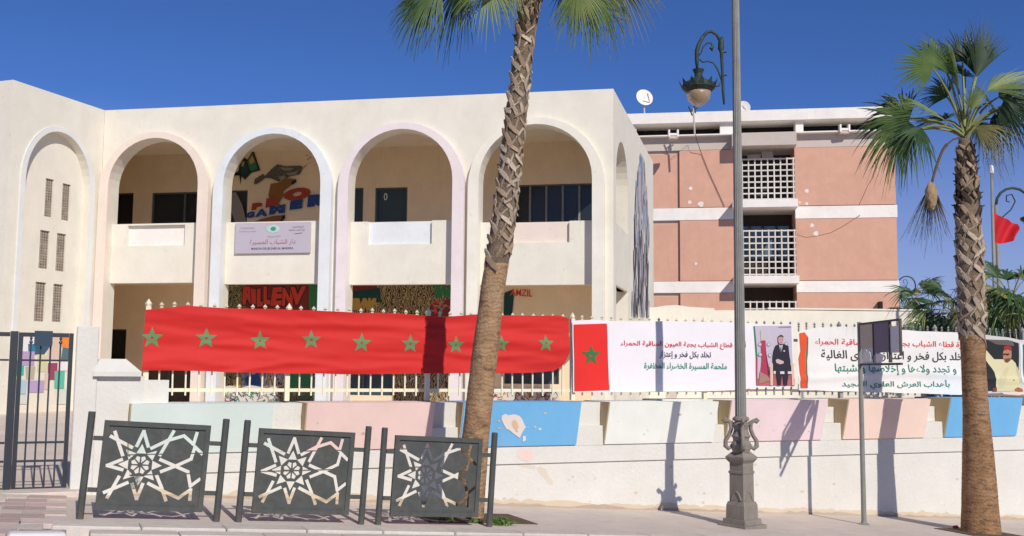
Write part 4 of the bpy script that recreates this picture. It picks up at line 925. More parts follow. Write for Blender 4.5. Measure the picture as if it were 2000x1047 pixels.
def lamp_parts(t, q, m, base, thick=1.0, tr=lambda b: b, detail=True, glass=None):
    def tb(name, pts, r, nn=8): part(name, tr(tube(B(), [q(p) for p in pts], [x * thick for x in r] if hasattr(r, '__len__') else r * thick, n=nn)), m, t, local=True, smooth=True)
    tb('bracket', [(1410, 72), (1408.5, 80), (1408, 95), (1409, 103), (1411, 140), (1412.5, 180), (1414, 204)], [.012, .035, .04, .022, .018, .018, .012])
    tb('arm', [(1407, 82), (1400, 68), (1390, 61.5), (1381, 63), (1372, 73), (1364.5, 88), (1361, 100), (1361, 118), (1361.5, 136)], [.016, .02, .02, .02, .022, .026, .028, .026, .014])
    tb('scroll', [(1362, 112), (1370, 102), (1373, 92), (1381, 84), (1389, 84), (1392, 90), (1389, 97), (1387, 93)], [.008, .010, .010, .011, .012, .02, .03, .014], 6)
    tb('scroll', [(1366, 116), (1372, 121.5), (1383, 119.5), (1393, 123), (1401, 134), (1406, 147), (1410, 158)], [.008, .010, .010, .010, .012, .012, .012], 6)
    tb('scroll', [(1396, 159), (1396, 165), (1399, 169), (1404, 168), (1408, 160)], [.010, .010, .010, .010, .010], 6)
    for y in (102, 147): tb('clamp', [(1409, y), (1419, y)], .012, 6)
    return
def tw0(bm): return bm
Ml = (Matrix.Translation(LF.w(0, 0, LZ)) @ Matrix.Rotation(LF.rot, 4, 'Z')).inverted() @ Matrix.Translation(LV.P)
lamp_parts(lp, lq, GREENB, None, tr=lambda b: (b.transform(Ml), b)[1])
def lz(y): return lq((1367, y)).z
hx = lq((1364, 150)).x; C_ = (hx, 0, 0)
bm = B(); lathe(bm, [(.03, lz(134)), (.075, lz(136)), (.05, lz(144)), (.05, lz(150)), (.09, lz(156)), (.19, lz(163)), (.21, lz(172)), (.155, lz(180)), (.14, lz(178))], c=C_, n=14)
for k in range(12):
    a = k * math.pi / 6; c = Vector((math.cos(a), math.sin(a), 0)); d = Vector((-c.y, c.x, 0)); o = Vector(C_)
    pts = [o + c * .20 + d * .045 + Vector((0, 0, lz(172))), o + c * .20 - d * .045 + Vector((0, 0, lz(172))), o + c * .235 - d * .02 + Vector((0, 0, lz(162))), o + c * .25 + Vector((0, 0, lz(157))), o + c * .235 + d * .02 + Vector((0, 0, lz(162)))]
    vs = [bm.verts.new(p) for p in pts]; bm.faces.new(vs)
bm.transform(Ml); hood = part('lamp_hood', bm, GREENB, lp, local=True)
gm = bpy.data.materials.new('frosted_bowl'); gm.use_nodes = True; g_ = gm.node_tree.nodes['Principled BSDF']; g_.inputs['Base Color'].default_value = (.50, .36, .22, 1); g_.inputs['Roughness'].default_value = .35; g_.inputs['Transmission Weight'].default_value = .25; g_.inputs['Alpha'].default_value = .85
bm = lathe(B(), [(.155, lz(180)), (.152, lz(186)), (.135, lz(194)), (.10, lz(201)), (.05, lz(206)), (.002, lz(207.5))], c=C_, n=18); bm.transform(Ml); part('glass_bowl', bm, gm, lp, local=True, smooth=True)
bm = lathe(B(), [(.12, lz(182)), (.10, lz(190)), (.05, lz(194)), (.002, lz(195))], c=C_, n=12); bm.transform(Ml); part('reflector', bm, mat('reflector_grey', (0.30, 0.27, 0.2), rough=.4), lp, local=True, smooth=True)

# ================================================================== NOTICE FRAME ON A POLE
sS, sN = 1.235, -1.05; ZS = gz(sS)
E_ = Vector((-.45, -1.25)); EL = E_.length; E_ /= EL; NR = Vector((-E_.y, E_.x))
nfr = Frame((W.w(sS, sN, 0).x, W.w(sS, sN, 0).y), math.degrees(W.rot + math.atan2(E_.y, E_.x)))
nt_ = T('notice_frame', 'rusty pole carrying an open frame with torn notice sheets, right of the street lamp', 'sign', nfr, (0, 0, ZS))
bm = B(); lathe(bm, [(.07, ZS - .02), (.07, ZS + .012), (.045, ZS + .02), (.034, ZS + .05), (.030, 0.0), (.029, .70)], n=12); part('pole', bm, STEELG, nt_)
FRM = mat('rusty_dark_frame', (0.10, 0.085, 0.07), rough=.8, var=.3, scale=8, bump=.2)
zt1, zb1 = .66, .13
for nm, a in (('frame_bar', (.0, EL, -.014, .014, zt1, zt1 + .025)), ('frame_bar', (.03, EL, -.015, .015, zb1 - .012, zb1 + .016)), ('frame_upright', (EL - .025, EL, -.014, .014, zb1 + .10, zt1)), ('frame_upright', (EL * .74, EL * .74 + .03, -.018, .018, zb1 + .021, zt1)), ('frame_upright', (EL * .36, EL * .36 + .025, -.018, .018, zb1 + .021, zt1))):
    part(nm, bx(*a), FRM, nt_)
NB = flat('notice_dark_sheet', (0.16, 0.135, 0.20)); NG = flat('notice_grey_sheet', (0.62, 0.61, 0.68)); NW = flat('torn_white_paper', (0.68, 0.66, 0.64)); NBN = flat('bare_board_brown', (0.46, 0.40, 0.32)); NLN = flat('notice_faint_line', (0.34, 0.31, 0.42))
part('board', bx(.04, EL * .35, -.008, .008, .34, zt1 - .002), NBN, nt_); part('notice_sheet', bx(EL * .385, EL * .735, -.010, .010, .28, zt1 - .002), NB, nt_)
part('notice_sheet', bx(EL * .765, EL - .035, -.004, .004, .27, zt1 - .06), NG, nt_)
for z, a, b in ((.58, .50, .62), (.53, .44, .68), (.515, .43, .70), (.44, .52, .60), (.35, .42, .70)): part('notice_line', bx(EL * a, EL * b, -.0105 if 0 else .0102, .0112, z, z + .012), NLN, nt_)
part('torn_paper', plate([(.08, .16), (.36, .17), (.38, .24), (.33, .30), (.24, .31), (.2, .35), (.12, .28)], [], -.004, .004), NW, nt_)
part('torn_paper', plate([(EL * .4, .16), (EL * .55, .17), (EL * .6, .25), (EL * .5, .27), (EL * .42, .26)], [], -.004, .004), NG, nt_)

# ================================================================== PALMS
def leafmat(name, col, col2):
    m = bpy.data.materials.new(name); m.use_nodes = True; N = m.node_tree.nodes; L = m.node_tree.links; b = N['Principled BSDF']; b.inputs['Roughness'].default_value = .5; b.inputs['Specular IOR Level'].default_value = .4
    tc = N.new('ShaderNodeTexCoord'); nz_ = N.new('ShaderNodeTexNoise'); nz_.inputs['Scale'].default_value = 3; L.new(tc.outputs['Object'], nz_.inputs['Vector']); r = N.new('ShaderNodeValToRGB'); r.color_ramp.elements[0].color = (*col, 1); r.color_ramp.elements[1].color = (*col2, 1); r.color_ramp.elements[0].position = .35; r.color_ramp.elements[1].position = .65; L.new(nz_.outputs['Fac'], r.inputs[0])
    L.new(r.outputs[0], b.inputs['Base Color']); tr = N.new('ShaderNodeBsdfTranslucent'); L.new(r.outputs[0], tr.inputs['Color']); mx = N.new('ShaderNodeMixShader'); mx.inputs[0].default_value = .22; o = N['Material Output']
    L.new(b.outputs[0], mx.inputs[1]); L.new(tr.outputs[0], mx.inputs[2]); L.new(mx.outputs[0], o.inputs['Surface']); return m
LEAF = leafmat('palm_leaf_green', (0.032, 0.080, 0.026), (0.07, 0.13, 0.038)); LEAFM = leafmat('palm_leaf_mid', (0.06, 0.12, 0.035), (0.13, 0.20, 0.06)); LEAFL = leafmat('palm_leaf_bright', (0.13, 0.21, 0.06), (0.24, 0.30, 0.10)); LEAFD = leafmat('palm_leaf_dark', (0.025, 0.055, 0.028), (0.05, 0.085, 0.035)); LEAFY = leafmat('palm_leaf_yellowing', (0.16, 0.18, 0.05), (0.34, 0.30, 0.10)); DEAD = leafmat('palm_leaf_dead', (0.06, 0.045, 0.025), (0.22, 0.15, 0.08)); PET = mat('petiole_green', (0.20, 0.22, 0.07), rough=.5, var=.2, bump=.1); PETD = mat('petiole_dead', (0.12, 0.08, 0.05), rough=.9)
def frond(t, crown, hub, axis, nrm, R, spread, nseg, droop, m, pm=PET, seed=0, bend=.15, pr=.016, web=.52, name='frond'):
    rnd_ = random.Random(seed); axis = axis.normalized(); nrm = (nrm - axis * nrm.dot(axis)).normalized(); sd_ = axis.cross(nrm)
    bm = B(); dth = spread / nseg
    rs = [.0, .12, .3, .48, .62, .78, .9, 1.0]
    for i in range(nseg):
        th = -spread / 2 + (i + .5) * dth; d = axis * math.cos(th) + sd_ * math.sin(th); e = -axis * math.sin(th) + sd_ * math.cos(th)
        L_ = R * (1 - .22 * (abs(th) / (spread / 2 + .001)) ** 2) * (rnd_.uniform(.84, 1.10) if rnd_.random() > .06 else .6); dr = (droop + .12) * rnd_.uniform(.4, 1.9); sw = rnd_.uniform(-.22, .22); rows = []
        for r in rs:
            w_ = (min(r, web) * L_ * dth * .54) if r <= web else web * L_ * dth * .54 * max(0.02, (1 - r) / (1 - web)) ** .8
            w_ = max(w_, .0015)
            c = hub + d * (r * L_) - nrm * (bend * (r ** 2) * L_) + e * (sw * max(0, r - web) ** 1.5 * L_); c.z -= dr * L_ * max(0, r - .35) ** 2 * 1.4
            lift = nrm * (w_ * .45)
            rows.append([bm.verts.new(c - e * w_ - lift * .5), bm.verts.new(c + lift), bm.verts.new(c + e * w_ - lift * .5)])
        for k in range(len(rows) - 1):
            for j in range(2): bm.faces.new((rows[k][j], rows[k][j + 1], rows[k + 1][j + 1], rows[k + 1][j]))
    f = part(name, bm, m, t)
    mid = (crown + hub) / 2 + Vector((0, 0, .12 * (hub - crown).length)); pts = [crown, (crown + mid) / 2 + Vector((0, 0, .03)), mid, (mid + hub) / 2 + Vector((0, 0, .02)), hub]
    part('petiole', tube(B(), pts, [pr * 1.5, pr * 1.1, pr, pr * .9, pr * .6], n=5), pm, t, parent=f)
    return f
def imdir(deg, yaw=0):
    """a direction across the view: deg anticlockwise from right, yaw turns it away from us"""
    a = R_(deg); return Vector((math.cos(a) * math.cos(R_(yaw)), math.sin(R_(yaw)), math.sin(a) * math.cos(R_(yaw)))).normalized()
def nrmdir(axis, tilt):
    """blade normal: towards the viewer, rolled about the blade axis by tilt degrees"""
    c = Vector((0, -1, 0)); c = (c - axis * c.dot(axis)).normalized(); s = axis.cross(c); return c * math.cos(R_(tilt)) + s * math.sin(R_(tilt))
BARK = mat('palm_bark', (0.38, 0.235, 0.125), rough=.95, var=.3, scale=9, bump=.6, bscale=40, dist=.02, stains=((3, 1, .5, .62, (.44, .31, .19), .6), (14, .4, .54, .62, (.15, .09, .05), .75), (30, 1, .58, .66, (.5, .42, .32), .5)))
BARKO = mat('palm_bark_orange', (0.30, 0.17, 0.085), rough=.95, var=.3, scale=9, bump=.6, bscale=40, dist=.02, stains=((3, 1, .5, .62, (.38, .25, .15), .6), (14, .4, .53, .61, (.11, .065, .04), .75), (30, 1, .58, .66, (.42, .32, .22), .5)))
for m_ in (BARK, BARKO):
    N_ = m_.node_tree.nodes; L_n = m_.node_tree.links; b_ = N_['Principled BSDF']; tc_ = next(q for q in N_ if q.type == 'TEX_COORD'); wv_ = N_.new('ShaderNodeTexWave'); wv_.bands_direction = 'Z'; wv_.inputs['Scale'].default_value = 6; wv_.inputs['Distortion'].default_value = 9; wv_.inputs['Detail'].default_value = 4; wv_.inputs['Detail Scale'].default_value = 1.5
    L_n.new(tc_.outputs['Object'], wv_.inputs['Vector']); r_ = N_.new('ShaderNodeValToRGB'); r_.color_ramp.elements[0].position = .02; r_.color_ramp.elements[0].color = (.55, .5, .46, 1); r_.color_ramp.elements[1].position = .30; r_.color_ramp.elements[1].color = (1, 1, 1, 1); L_n.new(wv_.outputs['Fac'], r_.inputs[0])
    old = b_.inputs['Base Color'].links[0].from_socket; mx_ = N_.new('ShaderNodeMixRGB'); mx_.blend_type = 'MULTIPLY'; mx_.inputs[0].default_value = .55; L_n.new(old, mx_.inputs[1]); L_n.new(r_.outputs[0], mx_.inputs[2]); L_n.new(mx_.outputs[0], b_.inputs['Base Color'])
BARKD = mat('palm_fibre_dark', (0.085, 0.062, 0.042), rough=1, var=.3, scale=14, bump=.8, bscale=60, dist=.02)
BOOT = mat('leaf_base_grey', (0.47, 0.385, 0.29), rough=.9, var=.22, scale=9, bump=.5, bscale=50, rnd=.22, stains=((9, 1, .52, .62, (.22, .16, .11), .6),)); BOOT2 = mat('leaf_base_brown', (0.33, 0.24, 0.16), rough=.9, var=.25, scale=9, bump=.5, bscale=50, rnd=.25)
def boot_mesh(seed, m, nm, long=1.0, out=1.0):
    rn = random.Random(seed); bm = B()
    def cy(a, h, o): r = 1 + o; return Vector((r * math.cos(a), r * math.sin(a), h))
    def strip_(path, ws, os_):
        rows = []
        for (a, h), w, o in zip(path, ws, os_):
            rows.append([bm.verts.new(cy(a - w * .2, h - w, o * .5)), bm.verts.new(cy(a - w * .2, h - w * .85, o + .07)), bm.verts.new(cy(a + w * .2, h + w * .85, o + .07)), bm.verts.new(cy(a + w * .2, h + w, o * .5))])
        for k in range(len(rows) - 1):
            for j in range(3): bm.faces.new((rows[k][j], rows[k][j + 1], rows[k + 1][j + 1], rows[k + 1][j]))
        bm.faces.new(rows[0][::-1]); bm.faces.new(rows[-1])
    h0 = .55
    strip_([(-.80, -.62 * long), (-.42, -.10), (-.05, h0)], [.26, .36, .22], [.02 * out, .06 * out, .16 * out + rn.uniform(0, .06)])
    strip_([(.80, -.60 * long), (.44, -.06), (.07, h0 * .96)], [.25, .35, .21], [.02 * out, .07 * out, .18 * out + rn.uniform(0, .06)])
    if rn.random() < .7:
        c = cy(0, h0, .14 * out); d = Vector((1.0, rn.uniform(-.4, .4), rn.uniform(.4, 1.1))).normalized(); L_ = rn.uniform(.18, .5) * out
        tube(bm, [c - d * .1, c + d * L_], [.13, .05], n=5)
    bmesh.ops.recalc_face_normals(bm, faces=bm.faces); return mesh_of(bm, m, nm)
BOOTIN = mat('trunk_between_leaf_bases', (0.20, 0.15, 0.105), rough=1, var=.35, scale=14, bump=.8, bscale=60, dist=.02)
BM1 = [boot_mesh(i, BOOT if i < 4 else BOOT2, 'leaf_base_mesh', 1.0, .62) for i in range(6)]; BM2 = [boot_mesh(i + 9, BOOT2 if i > 1 else BARKD, 'leaf_base_rough', 1.1, 1.15) for i in range(4)]
def trunk(t, prof, bark, nring=14, boots=None, m2=None):
    """prof: list of (center Vector, radius); the surface has growth rings"""
    zs = [p[0].z for p in prof]; L_ = zs[-1] - zs[0]; N_ = int(L_ / .035); pts = []
    def at(z):
        for (a, ra), (b, rb2) in zip(prof, prof[1:]):
            if z <= b.z: f = max(0, (z - a.z) / (b.z - a.z)); return a.lerp(b, f), ra + (rb2 - ra) * f
        return prof[-1]
    def loft(z0, z1, mm, nm, ring):
        bm = B(); rows = []; n_ = max(2, int((z1 - z0) / .03))
        for i in range(n_ + 1):
            z = z0 + (z1 - z0) * i / n_; c, r = at(z)
            r2 = r * (1 + ring * (math.sin(z * 95 + 2 * nz(z * 3, 1)) * .35 + nz(z * 9, 3) * .6))
            rows.append([bm.verts.new(c + Vector((math.cos(2 * math.pi * k / 24), math.sin(2 * math.pi * k / 24), 0)) * r2 * (1 + .035 * nz(math.cos(k * .26) * 2, math.sin(k * .26) * 2, z * 2.5))) for k in range(24)])
        for i in range(n_):
            for k in range(24): bm.faces.new((rows[i][k], rows[i][(k + 1) % 24], rows[i + 1][(k + 1) % 24], rows[i + 1][k]))
        bm.faces.new(rows[-1]); return part(nm, bm, mm, t, smooth=True)
    if not boots: return loft(zs[0], zs[-1], bark, 'trunk', .018), at
    zb_ = boots; loft(zs[0], zb_, bark, 'trunk', .018); loft(zb_ + .001, zs[-1], m2 or BOOTIN, 'upper_trunk', .02); return None, at
def boots(t, at, z0, z1, step, per, meshes, seed, k=1.0, fade=None):
    rn = random.Random(seed); z = z0; row = 0
    while z < z1:
        c, r = at(z)
        for j in range(per):
            if z < z0 + .25 and rn.random() < .35: continue
            a = 2 * math.pi * (j + .5 * (row % 2)) / per + rn.uniform(-.22, .22); zz = z + rn.uniform(-.03, .03); q = r * rn.uniform(.95, 1.04)
            inst('leaf_base', rn.choice(meshes), t.o, at(zz)[0] - t.off, (rn.uniform(-.38, .38), rn.uniform(-.08, .08), a), (q * .99, q * .99, q * rn.uniform(.72, .95) * k))
        z += step; row += 1
def pal(Y, px): fr = Frame((0, Y), 0); return lambda x, y, dy=0: (lambda q: Vector((q[0], Y + dy, q[1])))(fr.at(x, y, dy))
# palm left of centre
P1_ = pal(11.85, 0)
def P1(x, y, dy=0): return P1_(x, y, dy - .8 * max(0, min(1.1, (1000 - y) / 1000)))
g0 = P1(914, 1012); zg1 = gz((g0 - W.P).dot(W.u)); g0.z = zg1 - .06
pm1 = T('palm_tree', 'leaning fan palm in front of the red banner, its crown cut off at the top', 'palm tree', None, g0)
prof1 = [(g0, .168), (P1(917, 1000), .162), (P1(928, 860), .150), (P1(946, 700), .143), (P1(963, 560), .132), (P1(984, 430), .122), (P1(1003, 270), .112), (P1(1019, 130), .102), (P1(1032, 20), .10), (P1(1040, -30), .12), (P1(1042, -55), .10)]
zb1_ = P1(966, 515).z; _, at1 = trunk(pm1, prof1, BARK, boots=zb1_)
boots(pm1, at1, P1(966, 520).z, P1(1026, 75).z, .096, 5, BM1, 3); boots(pm1, at1, P1(1026, 75).z, P1(1040, -35).z, .07, 6, BM2, 4)
cr = P1(1040, -28)
for i, (hx_, hy_, dy, ang, yaw, tilt, R, spr, dr, m) in enumerate((  # leaf tones also carry which blades are sunlit and which shaded
    (862, -34, -.15, 214, 10, 28, .64, 2.3, .35, LEAFM), (842, -20, .1, 225, 10, 15, .55, 1.6, .35, LEAF), (905, -40, .25, 230, 20, -30, .62, 2.0, .5, LEAFD), (955, -34, -.3, 258, -20, 20, .50, 2.6, .3, LEAFL), (1000, -38, -.35, 285, -30, 30, .38, 2.0, .3, LEAFL),
    (1150, -42, -.1, 300, 10, -20, .62, 2.8, .3, LEAFM), (1128, -30, -.2, 285, 0, 10, .52, 2.2, .3, LEAFL), (1185, -55, .1, 320, 0, 10, .62, 2.0, .5, LEAFY), (1120, -50, .4, 290, 20, 30, .5, 2.2, .4, LEAFD),
    (1000, -130, 0, 100, 10, 40, .6, 3.0, .2, LEAF), (1080, -150, .2, 70, -10, -30, .6, 3, .2, LEAF), (930, -110, .1, 150, 10, 20, .6, 3, .3, LEAF), (1150, -120, 0, 30, -20, 20, .6, 3, .3, LEAF), (1040, -60, .7, 60, 60, 10, .6, 2.6, .3, LEAFD), (1020, -90, -.7, 120, -50, 10, .6, 2.6, .3, LEAF))):
    h = P1(hx_, hy_, dy); ax = imdir(ang, yaw); frond(pm1, cr, h, ax, nrmdir(ax, tilt), R * 1.08, spr, 44, dr * .8, m, seed=i + 1, web=.55)
# palm on the right
P2 = pal(14.2, 0); g2_ = P2(1915, 1050); g2_.z = gz((g2_ - W.P).dot(W.u)) - .08
pm2 = T('palm_tree', 'fan palm at right, whole crown against the sky, one dead frond hanging', 'palm tree', None, g2_)
prof2 = [(g2_, .26), (P2(1916, 1035), .250), (P2(1914, 980), .228), (P2(1911, 900), .200), (P2(1905, 780), .160), (P2(1901, 700), .157), (P2(1899, 640), .161), (P2(1894, 500), .161), (P2(1890, 400), .138), (P2(1886, 300), .105), (P2(1885, 272), .085)]
_, at2 = trunk(pm2, prof2, BARKO, boots=P2(1900, 655).z)
boots(pm2, at2, P2(1900, 665).z, P2(1891, 425).z, .105, 5, BM1, 13); boots(pm2, at2, P2(1890, 425).z, P2(1886, 290).z, .085, 6, BM2, 14, k=1.15)
cr2 = P2(1886, 268)
for i, (hx_, hy_, dy, ang, yaw, tilt, R, spr, dr, m) in enumerate((  # bright and dark leaf tones put sunlit and shaded blades into the colour
    (1822, 133, -.1, 120, 0, 12, .50, 4.6, .10, LEAFM), (1838, 118, .15, 95, 10, 35, .46, 3.4, .12, LEAFD), (1905, 150, 0, 76, -10, 40, .80, 1.5, .03, LEAFD), (1908, 150, .2, 80, 10, -25, .78, 1.3, .03, LEAFD), (1873, 185, 0, 95, 0, 78, .78, 1.2, .03, LEAFL), (1868, 160, .2, 92, 5, 55, .5, 1.6, .05, LEAF),
    (1928, 178, -.15, 27, -12, -52, .72, 1.9, .10, LEAFL), (1950, 190, .1, 15, 0, -20, .55, 2.2, .25, LEAFD), (1955, 208, -.1, -15, 0, 15, .52, 3.0, .55, LEAFD), (1985, 205, .1, -30, 10, -15, .40, 2.6, .6, LEAF),
    (1853, 240, -.1, 146, -12, 62, .78, 1.1, .12, LEAFL), (1775, 238, -.1, 195, 0, 12, .62, 4.4, .45, LEAFM), (1768, 232, .15, 170, 10, -18, .58, 3.6, .45, LEAFD), (1800, 250, -.25, 215, -20, 30, .45, 2.4, .6, LEAF),
    (1905, 245, -.2, 315, -20, 35, .52, 1.3, .5, LEAFY), (1912, 240, .1, 300, 10, -10, .34, 2.4, .7, LEAFD), (1845, 235, .5, 120, 55, 10, .5, 2.6, .3, LEAFD), (1930, 200, .6, 45, 50, 10, .5, 2.6, .3, LEAFD), (1885, 150, .4, 90, 35, 20, .5, 2.2, .2, LEAFD), (1880, 120, .1, 100, 10, -30, .48, 2.6, .08, LEAFD), (1935, 232, .2, -20, 20, 10, .45, 2.6, .7, LEAFD), (1762, 262, -.05, 235, 0, -10, .48, 2.6, .6, LEAFL), (1850, 190, .2, 130, 20, -20, .42, 2.4, .2, LEAF), (1897, 215, -.2, 80, -30, 30, .4, 2.0, .1, LEAFL))):
    h = P2(hx_, hy_, dy); ax = imdir(ang, yaw); frond(pm2, cr2, h, ax, nrmdir(ax, tilt), R * 1.16, spr, 38, dr, m, seed=i + 31, pr=.017)
ax = imdir(264, 0); f = frond(pm2, P2(1850, 282), P2(1820, 360), ax, nrmdir(ax, 20), .80, 1.0, 40, .05, DEAD, PETD, seed=77, web=.35, name='dead_frond')
frond(pm2, P2(1850, 282), P2(1821, 358), ax, nrmdir(ax, 70), .66, 1.1, 30, .05, DEAD, PETD, seed=78, web=.5, name='dead_frond'); frond(pm2, P2(1850, 282), P2(1819, 357), ax, nrmdir(ax, -45), .74, 1.1, 34, .05, LEAFD, PETD, seed=79, web=.3, name='dead_frond')
hb = B(); bmesh.ops.create_icosphere(hb, subdivisions=3, radius=1)
hc = P2(1819, 382, -.05)
for v in hb.verts: v.co = hc + Vector((v.co.x * .085 * (1 + .3 * nz(v.co.x * 3, v.co.z * 3)), v.co.y * .07, v.co.z * .19 + .05 * nz(v.co.x * 5, v.co.y * 5, 2)))
part('dead_husk', hb, mat('husk_tan', (0.34, 0.24, 0.14), rough=1, var=.4, scale=18, bump=.8, bscale=50), pm2)
part('petiole', tube(B(), [P2(1878, 268), P2(1862, 272), P2(1850, 282)], [.014, .012, .012], n=5), PETD, pm2)
# palms and shrubs beyond the railing
def small_palm(x, yc, Y, Rb, n_, seed, label, m_=(LEAF, LEAFD, LEAFL), pet=.9, group='palms beyond the railing'):
    rn = random.Random(seed); P = pal(Y, 0); c = P(x, yc); base = Vector((c.x + .1, c.y, cz(13)))
    t = T('palm_tree', label, 'palm tree', None, base, group=group)
    trunk(t, [(base, .17), (base.lerp(c, .5), .14), (c, .12)], BARKD)
    for i in range(n_):
        a = 2 * math.pi * i / n_ * 1.618 * 3; el = rn.uniform(-.35, 1.2); d = Vector((math.cos(a) * math.cos(el), math.sin(a) * math.cos(el), math.sin(el)))
        h = c + d * pet * rn.uniform(.7, 1.1); ax = (d + Vector((0, 0, -.35))).normalized(); up = Vector((0, 0, 1)) if abs(ax.z) < .9 else Vector((0, -1, 0)); up = (up + Vector((0, -.5, 0)))
        frond(t, c, h, ax, up, Rb * rn.uniform(.85, 1.1), rn.uniform(1.9, 2.8), 22, rn.uniform(.3, .6), rn.choice(m_), seed=seed * 50 + i, pr=.014)
small_palm(1975, 592, 21, .80, 16, 1, 'bushy fan palm right of the right palm trunk, under the red flag', (LEAF, LEAFL, LEAFD), pet=.62)
small_palm(1866, 615, 25, .66, 13, 2, 'low fan palm seen left of the right palm trunk beyond the railing', (LEAF, LEAFD, LEAFL), .62)
small_palm(2008, 622, 19, .75, 15, 3, 'yellowish fan palm at the right edge of the photo beyond the railing', (LEAFY, LEAFL, LEAF), .7)
small_palm(1812, 628, 30, .8, 12, 4, 'small distant fan palm against the end of the yard wall', (LEAFD, LEAF), .9)
small_palm(1770, 600, 48, 1.2, 13, 5, 'far fan palm just right of the salmon apartment corner', (LEAFD, LEAF), 1.2)
def shrub(x, y, Y, w_, h_, seed, label):
    rn = random.Random(seed); P = pal(Y, 0); c = P(x, y); base = Vector((c.x, Y, cz(13))); t = T('shrub', label, 'shrub', None, base, group='shrubs beyond the railing')
    bm = B(); blobs = [(rn.uniform(-1, 1) * w_, rn.uniform(-.8, .8), rn.uniform(.2, 1) * (c.z - base.z), rn.uniform(.25, .5)) for _ in range(16)]
    for i in range(3200):
        b = rn.choice(blobs); v = Vector((rn.gauss(0, 1), rn.gauss(0, 1), rn.gauss(0, 1))).normalized() * b[3] * rn.uniform(.6, 1.1); p = base + Vector(b[:3]) + v; d = Vector((rn.gauss(0, 1), rn.gauss(0, 1), rn.gauss(0, 1))).normalized() * .07; e = d.orthogonal().normalized() * .03
        bm.faces.new([bm.verts.new(p - d), bm.verts.new(p + e), bm.verts.new(p + d), bm.verts.new(p - e)])
    part('foliage', bm, LEAFD, t); bm = B()
    for k in range(5): b = blobs[k]; tube(bm, [base, base + Vector((b[0] * .5, b[1] * .5, b[2] * .6)), base + Vector(b[:3])], [.05, .035, .015], n=5)
    part('stem', bm, BARKD, t)
shrub(1925, 628, 26, 1.4, 1, 1, 'dark shrub behind the railing between the right palm trunk and the flagpole'); shrub(1985, 622, 28, 1.4, 1, 2, 'dark shrub behind the railing at the right edge'); shrub(1845, 632, 27, 1.0, 1, 3, 'dark shrub at the end of the yard wall, left of the right palm trunk')

# ================================================================== FLAG, FAR LAMPS, ROOF THINGS
PF_ = pal(24, 0); fpb = PF_(1942, 640); fpb.z = cz(13)
fl = T('flagpole', 'thin flagpole with a drooping red flag beyond the railing at right', 'flagpole', None, fpb)
tp = PF_(1936.5, 337)
part('pole', tube(B(), [fpb, tp], [.05, .032], n=8), STEELG, fl, smooth=True); part('cap', lathe(B(), [(.045, tp.z - .02), (.055, tp.z + .05), (.05, tp.z + .14), (.02, tp.z + .17)], c=(tp.x, tp.y, 0), n=8), WHITEP, fl)
bm = B(); g = []
tl = [(1939, 407), (1948, 418), (1960, 427), (1975, 432), (1990, 437)]; bl = [(1941, 474), (1950, 476), (1962, 475), (1975, 472), (1983, 462)]
for i in range(17):
    a = i / 16; row = []
    for j in range(9):
        b = j / 8; x = interp(a * 4, list(enumerate(p[0] for p in tl))) * (1 - b) + interp(a * 4, list(enumerate(p[0] for p in bl))) * b; y = interp(a * 4, list(enumerate(p[1] for p in tl))) * (1 - b) + interp(a * 4, list(enumerate(p[1] for p in bl))) * b
        p = PF_(x, y); p.y += .09 * math.sin(a * 9 + b * 4) * (.3 + a); row.append(bm.verts.new(p))
    g.append(row)
for i in range(16):
    for j in range(8): bm.faces.new((g[i][j], g[i + 1][j], g[i + 1][j + 1], g[i][j + 1]))
part('flag', bm, clothmat('flag_red', (0.55, 0.015, 0.025)), fl, smooth=True)
def far_lamp(x, ytop, Y, flip, label):
    P = pal(Y, 0); top_ = P(x, ytop); base = Vector((top_.x, Y, cz(13))); t = T('street_lamp', label, 'street lamp', None, base, group='far street lamps')
    part('pole', tube(B(), [base, top_ + Vector((0, 0, -.3))], [.07, .045], n=8), STEELG, t, smooth=True)
    f = flip; arc = [top_ + Vector((f * (.45 - .45 * math.cos(k * math.pi / 8)), 0, .45 * math.sin(k * math.pi / 8) - .3 + (0 if k < 8 else 0))) for k in range(9)]; arc.append(arc[-1] + Vector((0, 0, -.18)))
    part('arm', tube(B(), arc, .035, n=6), GREENB, t, smooth=True)
    part('scroll', tube(B(), [top_ + Vector((f * a, 0, b)) for a, b in ((.0, -.75), (.15, -.62), (.38, -.42), (.5, -.2), (.42, -.02), (.28, -.05), (.27, -.2), (.35, -.22))], .018, n=5), GREENB, t)
    h = arc[-1]; part('lamp_hood', lathe(B(), [(.04, h.z + .02), (.07, h.z), (.12, h.z - .08), (.27, h.z - .14), (.25, h.z - .22)], c=(h.x, h.y, 0), n=12), GREENB, t); part('glass_bowl', lathe(B(), [(.22, h.z - .225), (.15, h.z - .36), (.03, h.z - .41)], c=(h.x, h.y, 0), n=12), mat('far_bowl_glass', (.35, .33, .25), rough=.3), t, smooth=True)
far_lamp(1944.5, 378, 27, 1, 'far curled street lamp beside the flagpole at right'); far_lamp(1754, 545, 55, 1, 'tiny far street lamp just right of the salmon apartment block')
